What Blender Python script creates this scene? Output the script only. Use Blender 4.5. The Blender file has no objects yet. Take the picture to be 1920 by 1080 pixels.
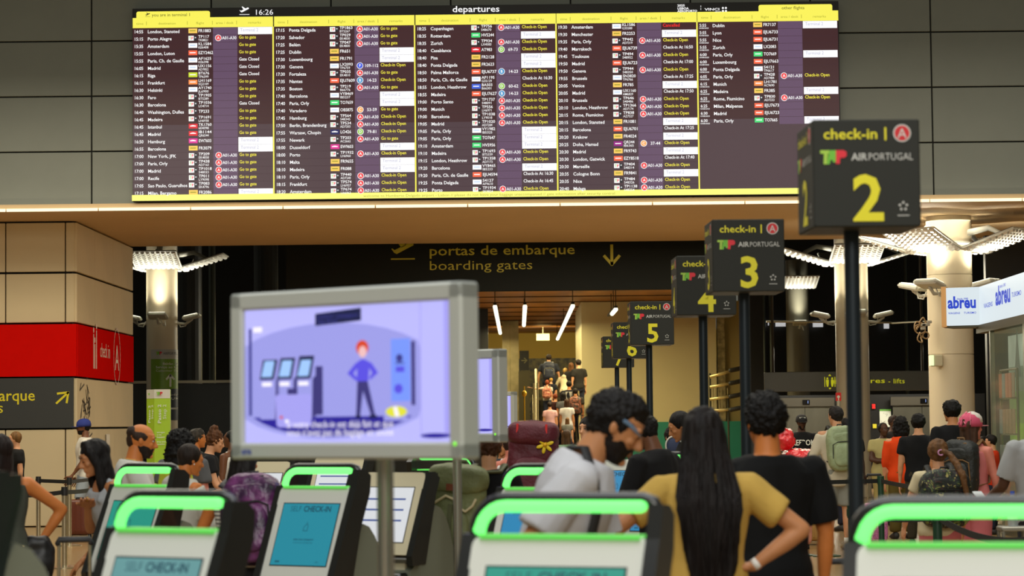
import bpy, math, random
from math import sin, cos, pi, radians as R
from mathutils import Vector as V, Matrix as M, noise, Euler
random.seed(7)
SC = bpy.context.scene
COL = SC.collection
# ---------------------------------------------------------------- camera
F = 4600.0; EYE = 1.615
yaw, pitch, roll = 0.002, math.atan(255/F), 0.0105
fw = V((-sin(yaw)*cos(pitch), cos(yaw)*cos(pitch), sin(pitch)))
r0 = V((cos(yaw), sin(yaw), 0)); u0 = r0.cross(fw)
rt = r0*cos(roll) - u0*sin(roll); up = r0*sin(roll) + u0*cos(roll)
CAM = V((0, 0, EYE))
cd = bpy.data.cameras.new('camera'); cam = bpy.data.objects.new('camera', cd); COL.objects.link(cam)
m = M.Identity(4)
for i in range(3):
    m[i][0], m[i][1], m[i][2], m[i][3] = rt[i], up[i], -fw[i], CAM[i]
cam.matrix_world = m
cd.lens = F/1920*36; cd.sensor_width = 36; cd.clip_end = 400; cd.clip_start = .1
cd.dof.use_dof = True; cd.dof.focus_distance = 33; cd.dof.aperture_fstop = 4.2; cd.dof.aperture_blades = 9
SC.camera = cam
SC.view_settings.view_transform = 'Standard'; SC.view_settings.look = 'None'
SC.view_settings.exposure = 0; SC.view_settings.gamma = 1
SC.view_settings.use_curve_mapping = False
# ---------------------------------------------------------------- world and lights
wd = bpy.data.worlds.new('hall_air'); SC.world = wd; wd.use_nodes = True
wd.node_tree.nodes['Background'].inputs[0].default_value = (0.80, 0.78, 0.62, 1)
wd.node_tree.nodes['Background'].inputs[1].default_value = 0.16

def area(name, loc, size, power, col, rot=(0, 0, 0), sy=None, spread=None):
    l = bpy.data.lights.new(name, 'AREA'); l.energy = power; l.color = col
    l.shape = 'RECTANGLE'; l.size = size; l.size_y = sy or size
    if spread: l.spread = spread
    o = bpy.data.objects.new(name, l); o.location = loc; o.rotation_euler = rot; COL.objects.link(o); return o
def spot(name, loc, to, power, col, ang=70, blend=.6, rad=.08):
    l = bpy.data.lights.new(name, 'SPOT'); l.energy = power; l.color = col
    l.spot_size = R(ang); l.spot_blend = blend; l.shadow_soft_size = rad
    o = bpy.data.objects.new(name, l); o.location = loc
    o.rotation_euler = (V(to)-V(loc)).to_track_quat('-Z', 'Y').to_euler(); COL.objects.link(o); return o
WARM = (1, .93, .74); COOL = (.96, .98, 1)
area('hall_ceiling_lamp', (-1.0, 6, 8.5), 9, 620, COOL, sy=7)
area('hall_ceiling_lamp', (0, 21, 9.5), 16, 1250, (1, .97, .86), sy=11)
area('hall_front_lamp', (0, -7, 8.5), 14, 1500, (1, .97, .88), (R(42), 0, 0), 5)
area('check_in_hall_lamp', (-7, 33, 7.2), 6, 520, (1, .90, .70), sy=4)
area('check_in_hall_lamp', (6, 33, 7.6), 7, 290, (1, .91, .74), sy=4)
area('under_soffit_fill', (3.2, 42.5, 4.98), 9, 560, (1, .92, .72), sy=4)  # added unseen light; its bounce off the floor brightens the soffit
# ---------------------------------------------------------------- helpers
def hz(px): return 795-.0105*(px-960)
def ray(px, py): return (fw*F + rt*(px-960) - up*(py-540))
def P(px, py, Y):
    d = ray(px, py); return CAM + d*(Y/d.y)
def PX(px, Y, z=1.6):
    """world X of pixel column px at depth Y and height z"""
    X = 0
    for _ in range(3):
        d = V((X, Y, z-EYE)); a = d.dot(fw); py = 540 - d.dot(up)/a*F
        X = P(px, py, Y).x
    return X
def lin(c): return tuple((x/255/12.92 if x/255 <= .04045 else ((x/255+.055)/1.055)**2.4) for x in c)
_mc = {}
def mat(name, rgb, rough=.6, metal=0, emit=0, var=0, vscale=8, bump=0, bscale=60, coat=0, alpha=1, trans=0, rgb2=None, stretch=None, spec=.5):
    key = (name, rgb, rough, metal, emit, var, vscale, bump, bscale, coat, alpha, trans, rgb2, stretch, spec)
    if key in _mc: return _mc[key]
    mt = bpy.data.materials.new(name); mt.use_nodes = True
    nt = mt.node_tree; b = nt.nodes['Principled BSDF']; c = lin(rgb)
    b.inputs['Base Color'].default_value = (*c, 1); b.inputs['Roughness'].default_value = rough
    b.inputs['Metallic'].default_value = metal; b.inputs['Specular IOR Level'].default_value = spec
    if coat: b.inputs['Coat Weight'].default_value = coat; b.inputs['Coat Roughness'].default_value = .08
    if alpha < 1: b.inputs['Alpha'].default_value = alpha
    if trans: b.inputs['Transmission Weight'].default_value = trans
    if emit:
        b.inputs['Emission Color'].default_value = (*c, 1); b.inputs['Emission Strength'].default_value = emit
        b.inputs['Base Color'].default_value = (c[0]*.1, c[1]*.1, c[2]*.1, 1)
    if var or rgb2 or bump:
        tc = nt.nodes.new('ShaderNodeTexCoord'); mp = nt.nodes.new('ShaderNodeMapping')
        nt.links.new(tc.outputs['Object'], mp.inputs[0])
        if stretch: mp.inputs['Scale'].default_value = stretch
    if var or rgb2:
        n = nt.nodes.new('ShaderNodeTexNoise'); n.inputs['Scale'].default_value = vscale; n.inputs['Detail'].default_value = 5
        nt.links.new(mp.outputs[0], n.inputs[0])
        cr = nt.nodes.new('ShaderNodeValToRGB'); nt.links.new(n.outputs[0], cr.inputs[0])
        c2 = lin(rgb2) if rgb2 else tuple(x*(1-var) for x in c)
        cr.color_ramp.elements[0].position = .38; cr.color_ramp.elements[1].position = .62
        cr.color_ramp.elements[0].color = (*c2, 1); cr.color_ramp.elements[1].color = (*c, 1)
        nt.links.new(cr.outputs[0], b.inputs['Emission Color' if emit else 'Base Color'])
    if bump:
        n2 = nt.nodes.new('ShaderNodeTexNoise'); n2.inputs['Scale'].default_value = bscale; n2.inputs['Detail'].default_value = 4
        nt.links.new(mp.outputs[0], n2.inputs[0])
        bp = nt.nodes.new('ShaderNodeBump'); bp.inputs['Strength'].default_value = bump; bp.inputs['Distance'].default_value = .02
        nt.links.new(n2.outputs[0], bp.inputs['Height']); nt.links.new(bp.outputs[0], b.inputs['Normal'])
    _mc[key] = mt; return mt
def glow(rgb, e=1.0, name='lit_print'): return mat(name, rgb, .5, 0, e)

def tag(o, label=None, cat=None, group=None, kind=None):
    if label: o['label'] = label
    if cat: o['category'] = cat
    if group: o['group'] = group
    if kind: o['kind'] = kind
    return o
def empty(name, loc=(0, 0, 0), rz=0, label=None, cat=None, group=None, kind=None):
    o = bpy.data.objects.new(name, None); COL.objects.link(o); o.location = loc; o.rotation_euler = (0, 0, rz)
    o.empty_display_size = .1
    return tag(o, label, cat, group, kind)

class MB:
    def __init__(s): s.v = []; s.f = []; s.mi = []; s.T = M.Identity(4); s.k = 0
    def add(s, vs, fs, k=None):
        n = len(s.v); T = s.T
        s.v += [tuple(T @ V(p)) for p in vs]; s.f += [tuple(i+n for i in f) for f in fs]
        s.mi += [s.k if k is None else k]*len(fs); return s
    def quad(s, a, b, c, d, k=None): return s.add([a, b, c, d], [(0, 1, 2, 3)], k)
    def box(s, c, d, k=None, rz=0, bevel=0):
        x, y, z = d[0]/2, d[1]/2, d[2]/2
        if bevel:
            bv = min(bevel, x*.9, z*.9, y*.9)
            pts = []
            for yy, q in ((-y, bv), (-y+bv, 0), (y-bv, 0), (y, bv)):
                pts.append([(sx*(x-q-(bv if e else 0)), yy, sz*(z-q-(0 if e else bv))) for sx, sz, e in
                            ((1, -1, 1), (1, -1, 0), (1, 1, 0), (1, 1, 1), (-1, 1, 1), (-1, 1, 0), (-1, -1, 0), (-1, -1, 1))])
            vs = [p for r in pts for p in r]; fs = [tuple(range(7, -1, -1)), tuple(range(24, 32))]
            # order of ring: (x,-z) ... ccw seen from +y reversed is fine
            for r in range(3):
                for i in range(8):
                    j = (i+1) % 8; fs.append((r*8+i, r*8+j, r*8+8+j, r*8+8+i))
        else:
            vs = [(sx*x, sy*y, sz*z) for sx in (-1, 1) for sy in (-1, 1) for sz in (-1, 1)]
            fs = [(0, 1, 3, 2), (4, 6, 7, 5), (0, 4, 5, 1), (2, 3, 7, 6), (0, 2, 6, 4), (1, 5, 7, 3)]
        cr, sr = cos(rz), sin(rz)
        vs = [(c[0]+p[0]*cr-p[1]*sr, c[1]+p[0]*sr+p[1]*cr, c[2]+p[2]) for p in vs]
        return s.add(vs, fs, k)
    def loft(s, rings, n=14, k=None, cap=True):
        """rings: (center, uvec, vvec)"""
        vs = []; fs = []
        for c, u, w in rings:
            c, u, w = V(c), V(u), V(w)
            for i in range(n):
                a = 2*pi*i/n; vs.append(c+u*cos(a)+w*sin(a))
        for r in range(len(rings)-1):
            for i in range(n):
                j = (i+1) % n; fs.append((r*n+i, r*n+j, r*n+n+j, r*n+n+i))
        if cap: fs += [tuple(range(n-1, -1, -1)), tuple(range((len(rings)-1)*n, len(rings)*n))]
        return s.add(vs, fs, k)
    def tube(s, pts, rad, n=10, k=None, flat=False, sq=1.0, ref=None):
        """rad: number or list; sq flattens along second axis"""
        pts = [V(p) for p in pts]
        if not hasattr(rad, '__len__'): rad = [rad]*len(pts)
        rings = []; prev = V(ref) if ref else None
        for i, p in enumerate(pts):
            t = (pts[min(i+1, len(pts)-1)]-pts[max(i-1, 0)])
            if t.length < 1e-9: t = V((0, 0, 1))
            t.normalize()
            if prev is None: prev = V((1, 0, 0)) if abs(t.x) < .8 else V((0, 1, 0))
            u = prev - t*prev.dot(t)
            if u.length < 1e-4: u = t.orthogonal()
            u.normalize(); w = t.cross(u); prev = u
            r = rad[i]
            if i == 0 and not flat:
                rings += [(p-t*r*.9, u*r*.4, w*r*.4*sq), (p-t*r*.6, u*r*.8, w*r*.8*sq)]
            rings.append((p, u*r, w*r*sq))
            if i == len(pts)-1 and not flat:
                rings += [(p+t*r*.6, u*r*.8, w*r*.8*sq), (p+t*r*.9, u*r*.4, w*r*.4*sq)]
        return s.loft(rings, n, k)
    def cyl(s, a, b, r, r2=None, n=16, k=None): return s.tube([a, b], [r, r if r2 is None else r2], n, k, True)
    def ell(s, c, r, n=14, m_=9, k=None, e=1.0, rot=None):
        c = V(c); vs = []; fs = []
        def sg(x): return math.copysign(abs(x)**e, x)
        for j in range(1, m_):
            t = pi*j/m_ - pi/2
            for i in range(n):
                a = 2*pi*i/n
                p = V((r[0]*sg(cos(t))*sg(cos(a)), r[1]*sg(cos(t))*sg(sin(a)), r[2]*sg(sin(t))))
                if rot: p = rot @ p
                vs.append(c+p)
        lo = V((0, 0, -r[2])); hi = V((0, 0, r[2]))
        if rot: lo = rot @ lo; hi = rot @ hi
        vs += [c+lo, c+hi]; L = len(vs)
        for j in range(m_-2):
            for i in range(n):
                q = (i+1) % n; fs.append((j*n+i, j*n+q, j*n+n+q, j*n+n+i))
        for i in range(n):
            q = (i+1) % n; fs += [(L-2, q, i), (L-1, (m_-2)*n+i, (m_-2)*n+q)]
        return s.add(vs, fs, k)
    def prism(s, poly, a, b, axis='x', k=None):
        """extrude 2D polygon; axis x: poly is (y,z); axis y: poly (x,z); axis z: (x,y)"""
        n = len(poly)
        def mk(p, t): return {'x': (t, p[0], p[1]), 'y': (p[0], t, p[1]), 'z': (p[0], p[1], t)}[axis]
        vs = [mk(p, a) for p in poly]+[mk(p, b) for p in poly]
        fs = [tuple(range(n-1, -1, -1)), tuple(range(n, 2*n))]+[(i, (i+1) % n, n+(i+1) % n, n+i) for i in range(n)]
        return s.add(vs, fs, k)
    def mesh(s, name='m'):
        me = bpy.data.meshes.new(name); me.from_pydata(s.v, [], s.f); return me
    def build(s, name, mats, parent=None, smooth=False, loc=None, fix=True):
        me = s.mesh(name)
        if not isinstance(mats, (list, tuple)): mats = [mats]
        for x in mats: me.materials.append(x)
        if len(mats) > 1: me.polygons.foreach_set('material_index', s.mi)
        if fix:
            import bmesh
            bm = bmesh.new(); bm.from_mesh(me); bmesh.ops.recalc_face_normals(bm, faces=bm.faces); bm.to_mesh(me); bm.free()
        if smooth:
            if smooth is True: me.polygons.foreach_set('use_smooth', [True]*len(me.polygons))
            else:
                me.polygons.foreach_set('use_smooth', [True]*len(me.polygons)); me.set_sharp_from_angle(angle=R(smooth))
        me.update(); o = link(name, me, parent, loc)
        if name in ('lettering', 'logo', 'map_lines', 'wall_scribble', 'chest_print', 'cap_print', 'arrow', 'spire_print'): o['kind'] = 'stuff'
        return o
def link(name, me, parent=None, loc=None):
    o = bpy.data.objects.new(name, me); COL.objects.link(o)
    if parent: o.parent = parent
    if loc: o.location = loc
    return o
def remesh(mb, voxel, smooth=3, fac=.5):
    me = mb.mesh('tmp'); ob = bpy.data.objects.new('tmp', me); COL.objects.link(ob)
    md = ob.modifiers.new('r', 'REMESH'); md.mode = 'VOXEL'; md.voxel_size = voxel
    if smooth:
        sm = ob.modifiers.new('s', 'SMOOTH'); sm.factor = fac; sm.iterations = smooth
    dg = bpy.context.evaluated_depsgraph_get(); ev = ob.evaluated_get(dg)
    out = bpy.data.meshes.new_from_object(ev); bpy.data.objects.remove(ob); bpy.data.meshes.remove(me)
    return out
def crumple(me, amp, scale, st=(1, 1, 1), ridge=False):
    me.update(); ns = [v.normal.copy() for v in me.vertices]
    for v, n in zip(me.vertices, ns):
        p = V((v.co.x*st[0], v.co.y*st[1], v.co.z*st[2]))*scale
        d = noise.noise(p)
        if ridge: d = (1-abs(d)*2.4)
        v.co += n*(d*amp)
def append_mb(me, mb, k=0):
    """join extra geometry of an MB into mesh data me"""
    vs = [tuple(v.co) for v in me.vertices]; fs = [tuple(p.vertices) for p in me.polygons]; mi = [p.material_index for p in me.polygons]
    n = len(vs); vs += mb.v; fs += [tuple(i+n for i in f) for f in mb.f]; mi += mb.mi
    o = bpy.data.meshes.new(me.name); o.from_pydata(vs, [], fs); o.polygons.foreach_set('material_index', mi); o.update(); return o
def fin(name, me, mats, parent):
    if not isinstance(mats, (list, tuple)): mats = [mats]
    me.materials.clear()
    for x in mats: me.materials.append(x)
    me.polygons.foreach_set('use_smooth', [True]*len(me.polygons)); me.update(); me.name = name
    return link(name, me, parent)
# ---------------------------------------------------------------- lettering
_gc = {}
def _txt(body, off):
    c = bpy.data.curves.new('t', 'FONT'); c.body = body; c.size = 1; c.offset = off; c.resolution_u = 2
    o = bpy.data.objects.new('t', c); COL.objects.link(o)
    dg = bpy.context.evaluated_depsgraph_get(); me = bpy.data.meshes.new_from_object(o.evaluated_get(dg))
    vs = [(v.co.x, v.co.y) for v in me.vertices]; fs = [tuple(p.vertices) for p in me.polygons]
    bpy.data.objects.remove(o); bpy.data.curves.remove(c); bpy.data.meshes.remove(me)
    return vs, fs
def _w(body):
    vs, _ = _txt(body, 0); return max(p[0] for p in vs)-min(p[0] for p in vs)
def glyph(c, off):
    if (c, off) not in _gc:
        if '|' not in _gc: _gc['|'] = _w('||')
        if ('a', c) not in _gc: _gc[('a', c)] = _w('|'+c+'|')-_gc['|']
        vs, fs = _txt(c, off) if c != ' ' else ([], [])
        _gc[(c, off)] = (vs, fs, _gc[('a', c)])
    return _gc[(c, off)]
def twidth(s, off=0, sp=0): return sum(glyph(c, off)[2]+sp for c in s)
def text(mb, s, org, ux, uy, size, k=0, off=0.0, width=None, align='l', sp=0):
    """org: baseline-left point; ux, uy: unit vectors; size: em height (caps about .73)"""
    org, ux, uy = V(org), V(ux), V(uy); w = twidth(s, off, sp)
    sx = size if width is None else width/w
    x = 0 if align == 'l' else (-w/2 if align == 'c' else -w)
    for c in s:
        vs, fs, a = glyph(c, off)
        if vs: mb.add([org+ux*((x+p[0])*sx)+uy*(p[1]*size) for p in vs], fs, k)
        x += a+sp
    return mb
def disc(mb, c, ux, uy, r, k=0, n=24, r2=None):
    c, ux, uy = V(c), V(ux), V(uy); mb.add([c+ux*(cos(2*pi*i/n)*r)+uy*(sin(2*pi*i/n)*(r2 or r)) for i in range(n)], [tuple(range(n))], k)
def stroke(mb, pts, w, org, ux, uy, k=0):
    """flat polyline with width in a plane, pts in plane units"""
    org, ux, uy = V(org), V(ux), V(uy)
    for (x0, y0), (x1, y1) in zip(pts[:-1], pts[1:]):
        d = math.hypot(x1-x0, y1-y0) or 1; nx, ny = -(y1-y0)/d*w/2, (x1-x0)/d*w/2; ex, ey = (x1-x0)/d*w*.3, (y1-y0)/d*w*.3
        mb.add([org+ux*a+uy*b for a, b in ((x0-ex+nx, y0-ey+ny), (x0-ex-nx, y0-ey-ny), (x1+ex-nx, y1+ey-ny), (x1+ex+nx, y1+ey+ny))], [(0, 1, 2, 3)], k)
def poly(mb, pts, org, ux, uy, k=0):
    org, ux, uy = V(org), V(ux), V(uy); mb.add([org+ux*a+uy*b for a, b in pts], [tuple(range(len(pts)))], k)
PLANE = [(0, .30), (.10, .28), (.26, .36), (.44, .46), (.12, .95), (.24, .92), (.66, .58), (.92, .72), (1.0, .70), (1.0, .62), (.90, .52), (.30, .20), (.12, .18)]
def plane_icon(mb, org, ux, uy, s, k=0):
    # tapering take-off plane above a runway line
    O = V(org); ux = V(ux); uy = V(uy)
    def pl(p): poly(mb, [(a*s, b*s) for a, b in p], O, ux, uy, k)
    pl([(.10, .32), (.22, .26), (1.0, .66), (.97, .78), (.85, .80), (.12, .44)])
    pl([(.42, .56), (.20, .88), (.30, .92), (.66, .66)])
    pl([(.10, .32), (.12, .44), (.02, .52), (-.03, .50)])
    pl([(-.05, .0), (1.05, .0), (1.05, .06), (-.05, .06)])
X, Y_, Z = V((1, 0, 0)), V((0, 1, 0)), V((0, 0, 1))
# ================================================================ structure
YW = 38.5                                             # plane of the departures wall
ZS = P(960, 384.5, YW).z                              # soffit height
m_floor = mat('terrazzo', (160, 130, 88), .22, var=.12, vscale=3, spec=.4)
mb = MB(); mb.box((0, 50, -.05), (80, 130, .1)); tag(mb.build('floor', m_floor), kind='structure')
# upper wall of grey panels
m_grey = mat('grey_panel', (134, 138, 128), .55, var=.06, vscale=1.2, bump=.03, bscale=30)
m_gap = mat('dark_joint', (30, 30, 26), .8)
mb = MB(); mb.box((0, YW+.22, ZS+3.6), (26, .3, 7.1)); wu = mb.build('wall_upper', m_gap); tag(wu, kind='structure')
jx = P(396.5, 200, YW).x; pw = 226.5/F*YW*1.0; jz = P(240, 179.5, YW).z; ph = 104.8/F*YW
pm = None
for i in range(-3, 8):
    for j in range(-3, 4):
        x0 = jx+i*pw; z0 = jz+j*ph; zb = max(z0, ZS+.05)
        if z0+ph < ZS+.1 or x0 > 10: continue
        if zb != z0:
            q = MB(); q.box((0, 0, 0), (pw-.022, .06, z0+ph-zb-.022), bevel=.006); o = q.build('panel', m_grey, wu); o.location = (x0+pw/2, YW+.04, (z0+ph+zb)/2); continue
        if pm is None:
            q = MB(); q.box((0, 0, 0), (pw-.022, .06, ph-.022), bevel=.006); o = q.build('panel', m_grey, wu); pm = o
        else: o = pm.copy(); COL.objects.link(o)
        o.location = (x0+pw/2, YW+.04, z0+ph/2)
# soffit
m_soff = mat('tan_plaster', (212, 184, 142), .6, var=.04, spec=.2, vscale=.6)
YB = 46.5
mb = MB(); mb.box((0, (YW-.12+YB)/2, ZS+.04), (30, YB-YW+.12, .08)); tag(mb.build('ceiling', m_soff), kind='structure')
st = empty('light_strip', (0, YW-.13, ZS-.01), 0, 'thin warm white light strip running along the front edge of the soffit', 'light strip')
q = MB(); q.box((0, 0, 0), (1.432, .03, .045)); seg = q.build('strip_segment', glow((255, 232, 190), 1.5), st)
for k in range(-7, 8):
    o = seg if k == -7 else seg.copy()
    if k > -7: COL.objects.link(o); o.parent = st
    o.location = (P(187, 394, YW).x+.724+k*1.45+4*1.45, 0, 0)
for k in range(5):
    area('soffit_strip_lamp', (-8+k*4, YW-.35, ZS-.12), 3.8, 3.5, (1, .86, .62), (R(60), 0, 0), .06)
# left block, clad in panels
YL = 40.6
m_clad = mat('beige_cladding', (216, 198, 160), .7, var=.05, vscale=.8, spec=.1)
xc = P(141, 600, YL).x; YK = 46.5
def zat(py, px=70): return P(px, py, YL).z
zj = [0, zat(803, 141), zat(707, 141), zat(606, 141), zat(511, 141), zat(415, 141)]
mb = MB(); mb.box((xc-2.5-.06, (YL+YK)/2+.06, ZS/2), (5, YK-YL-.02, ZS)); wl = mb.build('wall_left', m_gap); tag(wl, kind='structure')
vj = [-12, P(11, 550, YL).x, P(123, 550, YL).x, xc]
def wpan(name, c, d, m_, par=wl):
    q = MB(); q.box((0, 0, 0), d, bevel=.008); return q.build(name, m_, par, loc=c)
for a in range(5):
    z0, z1 = zj[a], min(zj[a+1], ZS-.01)
    if a == 2: continue
    for b in range(3):
        x0, x1 = max(vj[b], xc-5), vj[b+1]
        if a == 1: continue
        wpan('cladding_panel', ((x0+x1)/2, YL+.0, (z0+z1)/2), (x1-x0-.02, .06, z1-z0-.035), m_clad)
ys = [YL-.03, YL+1.7, YL+3.6, YK]
for a in range(5):
    z0, z1 = zj[a], min(zj[a+1], ZS-.01)
    for b in range(3):
        if a == 2: continue
        wpan('cladding_panel', (xc, (ys[b]+ys[b+1])/2+.02, (z0+z1)/2), (.06, ys[b+1]-ys[b]-.008, z1-z0-.035), m_clad)
# red band with check-in A on the side, dark sign under it
sg = empty('red_band_sign', (xc, YL, zj[2]), 0, 'red check-in A band wrapped round the corner of the left wall block', 'sign')
m_red = mat('red_sheet', (216, 18, 12), .9, var=.03, spec=.0)
q = MB(); q.box((-2.5, -.03, (zj[3]-zj[2])/2), (5.06, .08, zj[3]-zj[2]-.03)); q.box((.0, (YK-YL)/2, (zj[3]-zj[2])/2), (.09, YK-YL-.02, zj[3]-zj[2]-.03)); q.build('band', m_red, sg)
q = MB(); hh = zj[3]-zj[2]; sx = .048
U = V((0, 1, 0)); Wt = Z
m_white = mat('white_vinyl', (235, 200, 180), .6)
text(q, 'check in', (sx, 2.15, hh*.44), U, Wt, .36, off=.0, width=1.05)
ring = [(cos(2*pi*i/28)*.36, sin(2*pi*i/28)*.5) for i in range(29)]
stroke(q, ring, .03, (sx, 3.95, hh*.5), U, Wt)
text(q, 'A', (sx, 3.95, hh*.5-.25), U, Wt, .66, align='c')
for yy, h1 in ((1.5, .55), (1.62, .38), (1.78, .62)):
    stroke(q, [(0, 0), (0, h1)], .07, (sx, yy, hh*.22), U, Wt)
    disc(q, (sx, yy, hh*.22+h1+.09), U, Wt, .05)
q.build('lettering', m_white, sg)
sg = empty('boarding_direction_sign', (xc, YL-.03, zj[1]), 0, 'dark grey sign with yellow lettering ending in barque and diagonal arrow, under the red band', 'sign')
q = MB(); q.box((-2.52, 0, (zj[2]-zj[1])/2), (5, .08, zj[2]-zj[1]-.02)); q.build('panel', mat('sign_grey', (52, 54, 52), .45), sg)
q = MB(); yy = YL-.075
def S(px, py, Y=yy): return P(px, py, Y)-sg.location
text(q, 'portas de embarque', S(66, 751), X, Z, .262, off=.008, align='r')
text(q, 'boarding gates', S(6.5, 774), X, Z, .255, align='r')
o_ = S(106, 756); s_ = YL/F
stroke(q, [(0, 0), (22*s_, 20*s_)], .034, o_, X, Z); stroke(q, [(2*s_, 18*s_), (22*s_, 20*s_), (19*s_, 1*s_)], .034, o_, X, Z)
q.build('lettering', mat('yellow_print', (232, 216, 30), .5), sg)
# small drawings and switch plate on the side face
mp_ = mat('pencil_print', (86, 74, 56), .8)
q = MB(); rr = random.Random(3)
for i in range(22):
    a = rr.uniform(0, .9); b = rr.uniform(-.55, .55)*(.4 if i > 8 else 1)
    stroke(q, [(a, b), (a+rr.uniform(-.25, .25), b+rr.uniform(-.22, .22)), (a+rr.uniform(-.2, .3), b+rr.uniform(-.2, .2))], .03, (xc+.034, YL+.35, P(152, 760, YL).z), U, Z)
tag(q.build('wall_scribble', mp_), 'faint dark scribbled drawing on the side of the left wall block', 'drawing')
q = MB(); q.box((xc+.05, YL+2.9, P(200, 835, YL+2.9).z), (.03, .32, .4), bevel=.01); tag(q.build('wall_plate', mat('plate_white', (225, 215, 195), .5)), 'small white plate on the left block side behind the dark haired woman', 'wall plate')
# boarding gates sign hung at the back edge of the soffit
YG = 46.8; s_ = YG/F
bs = empty('boarding_gates_sign', P(540, 547, YG), 0, 'wide dark portas de embarque boarding gates sign with down arrow under the soffit', 'sign')
x0 = P(536, 547, YG).x; x1 = P(1392, 540, YG).x; zb = P(960, 546, YG).z
q = MB(); q.box(((x0+x1)/2, YG+.05, (zb+ZS+.5)/2), (x1-x0, .1, ZS+.5-zb), bevel=.01); o = q.build('panel', mat('sign_black', (24, 26, 22), .6, spec=.12), bs); o.location = -bs.location
q = MB()
def S(px, py): return P(px, py, YG-.004)-bs.location
text(q, 'portas de embarque', S(804, 479), X, Z, 1, off=.012, width=275*s_) if 0 else None
def fit(q, st_, px0, px1, py, Y, cap, off, k=0, dx=V((0, 0, 0)), ux=X):
    p0 = P(px0, py, Y); w = (px1-px0)/F*Y; text(q, st_, p0-dx, ux, Z, cap/F*Y/.73, k, off, width=w)
fit(q, 'portas de embarque', 804, 1079, 479, YG-.004, 19, .008, 0, bs.location)
fit(q, 'boarding gates', 804, 1000, 506.5, YG-.004, 18.5, -.004, 0, bs.location)
o_ = S(1147, 470)
stroke(q, [(0, 10*s_), (0, -25*s_)], .055, o_, X, Z); stroke(q, [(-14*s_, -10*s_), (0, -26*s_), (14*s_, -10*s_)], .055, o_, X, Z)
plane_icon(q, S(735, 487), X, Z, 41*s_)
hr = MB()
for a_ in (.06, .5, .94): hr.cyl((x0+(x1-x0)*a_-bs.location.x, .05, ZS+.4-bs.location.z), (x0+(x1-x0)*a_-bs.location.x, .05, 8.3-bs.location.z), .03, n=8)
hr.build('hanger', m_gap, bs)['kind'] = 'stuff'
q.build('lettering', mat('olive_yellow_print', (176, 164, 20), .5), bs)
# ---------------------------------------------------------------- far hall
m_blk = mat('black_wall', (22, 23, 22), .35)
q = MB(); q.box((0, 56, 8.4), (44, 20, .2)); tag(q.build('ceiling_back', m_blk), kind='structure') if 0 else None
def wall(name, x0, x1, Y, z0, z1, m_, th=.2):
    q = MB(); q.box(((x0+x1)/2, Y+th/2, (z0+z1)/2), (x1-x0, th, z1-z0)); return tag(q.build(name, m_), kind='structure')
wall('wall_back', -20, P(915, 600, 82).x, 82, 0, 12, m_blk)
wall('wall_back_right', P(1385, 600, 80).x, 22, 80, 0, 12, m_blk)
q = MB(); q.box((0, 66, 8.4), (44, 40, .2)); tag(q.build('ceiling_far', m_blk), kind='structure')
# low dark partition with pale rail behind the left column
Yp = 60; zr = P(347, 716, Yp).z
xa, xb = P(236, 716, Yp).x, P(640, 716, Yp).x
wall('wall_partition', xa-6, xb, Yp, 0, zr-.05, mat('dark_sheet', (50, 54, 54), .5, var=.1, vscale=.7))
q = MB(); q.box(((xa+xb)/2-3, Yp-.03, zr), (xb-xa+6, .1, .065)); tag(q.build('trim_1', mat('pale_rail', (190, 186, 165), .5)), kind='structure')
for px_, k in ((398, 0),):
    q = MB(); q.cyl((P(px_, 600, 66).x, 66, 0), (P(px_, 600, 66).x, 66, 7), .09, n=10); tag(q.build('reflection_post', mat('dull_steel', (70, 74, 66), .35, .6)), 'slim dull grey post standing in for a reflection right of the left column', 'post')  # post added in place of a pale reflection in the dark area
for dx_, Y in ((-1.2, 64), (.9, 70), (2.3, 76)):
    q = MB(); x = P(440, 600, Y).x+dx_; q.cyl((x, Y, 0), (x, Y, 8), .35, n=20); o = q.build('dark_column', mat('dark_paint', (30, 32, 31), .4)); tag(o, kind='structure')
# passage to the escalator
ZC = 5.48; YF = 104.6
m_wood = mat('amber_ceiling', (178, 112, 28), .5, var=.35, vscale=1.1, stretch=(1, .25, 1))
xl, xr = P(880, 600, 71).x-1.5, P(1330, 600, 78).x+.1
q = MB(); q.box(((xl+xr)/2, (70+YF)/2, ZC+.06), (xr-xl+.6, YF-70, .12)); pc = tag(q.build('ceiling_passage', m_wood), kind='structure')
for k in range(10):
    q = MB(); q.box(((xl+xr)/2, 71+k*3.4, ZC-.012), (xr-xl+.6, .05, .03)); q.build('ceiling_joint', mat('joint_brown', (70, 40, 12), .7), pc)
m_cream = mat('cream_plaster', (216, 204, 156), .7, var=.05, vscale=.5)
wall('wall_passage_end', xl-3, xr+3, YF, P(1000, 672, YF).z, ZC+.1, mat('mustard_plaster', (190, 160, 66), .7))
wall('wall_passage_stone', xl-3, xr+3, YF+.0, 0, P(1000, 672, YF).z, mat('mottled_stone', (110, 100, 40), .5, rgb2=(40, 36, 16), vscale=5))
wall('wall_passage_left', xl-.4, xl, 62, 0, 0, m_cream) if 0 else None
YQ = 78
bx0, bx1 = P(1090, 600, YQ).x, P(1342, 600, YQ).x
q = MB(); q.box(((bx0+bx1)/2, YQ+4, ZC/2), (bx1-bx0, 8, ZC)); tag(q.build('wall_passage_right', m_cream), kind='structure')
zt = P(1250, 791, YQ).z
q = MB(); q.box(((bx0+1.0+bx1)/2+.4, YQ-.02, zt/2), (bx1-bx0+.2, .06, zt)); tag(q.build('baseboard_passage', mat('teal_band', (40, 140, 120), .6)), kind='structure')
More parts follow.
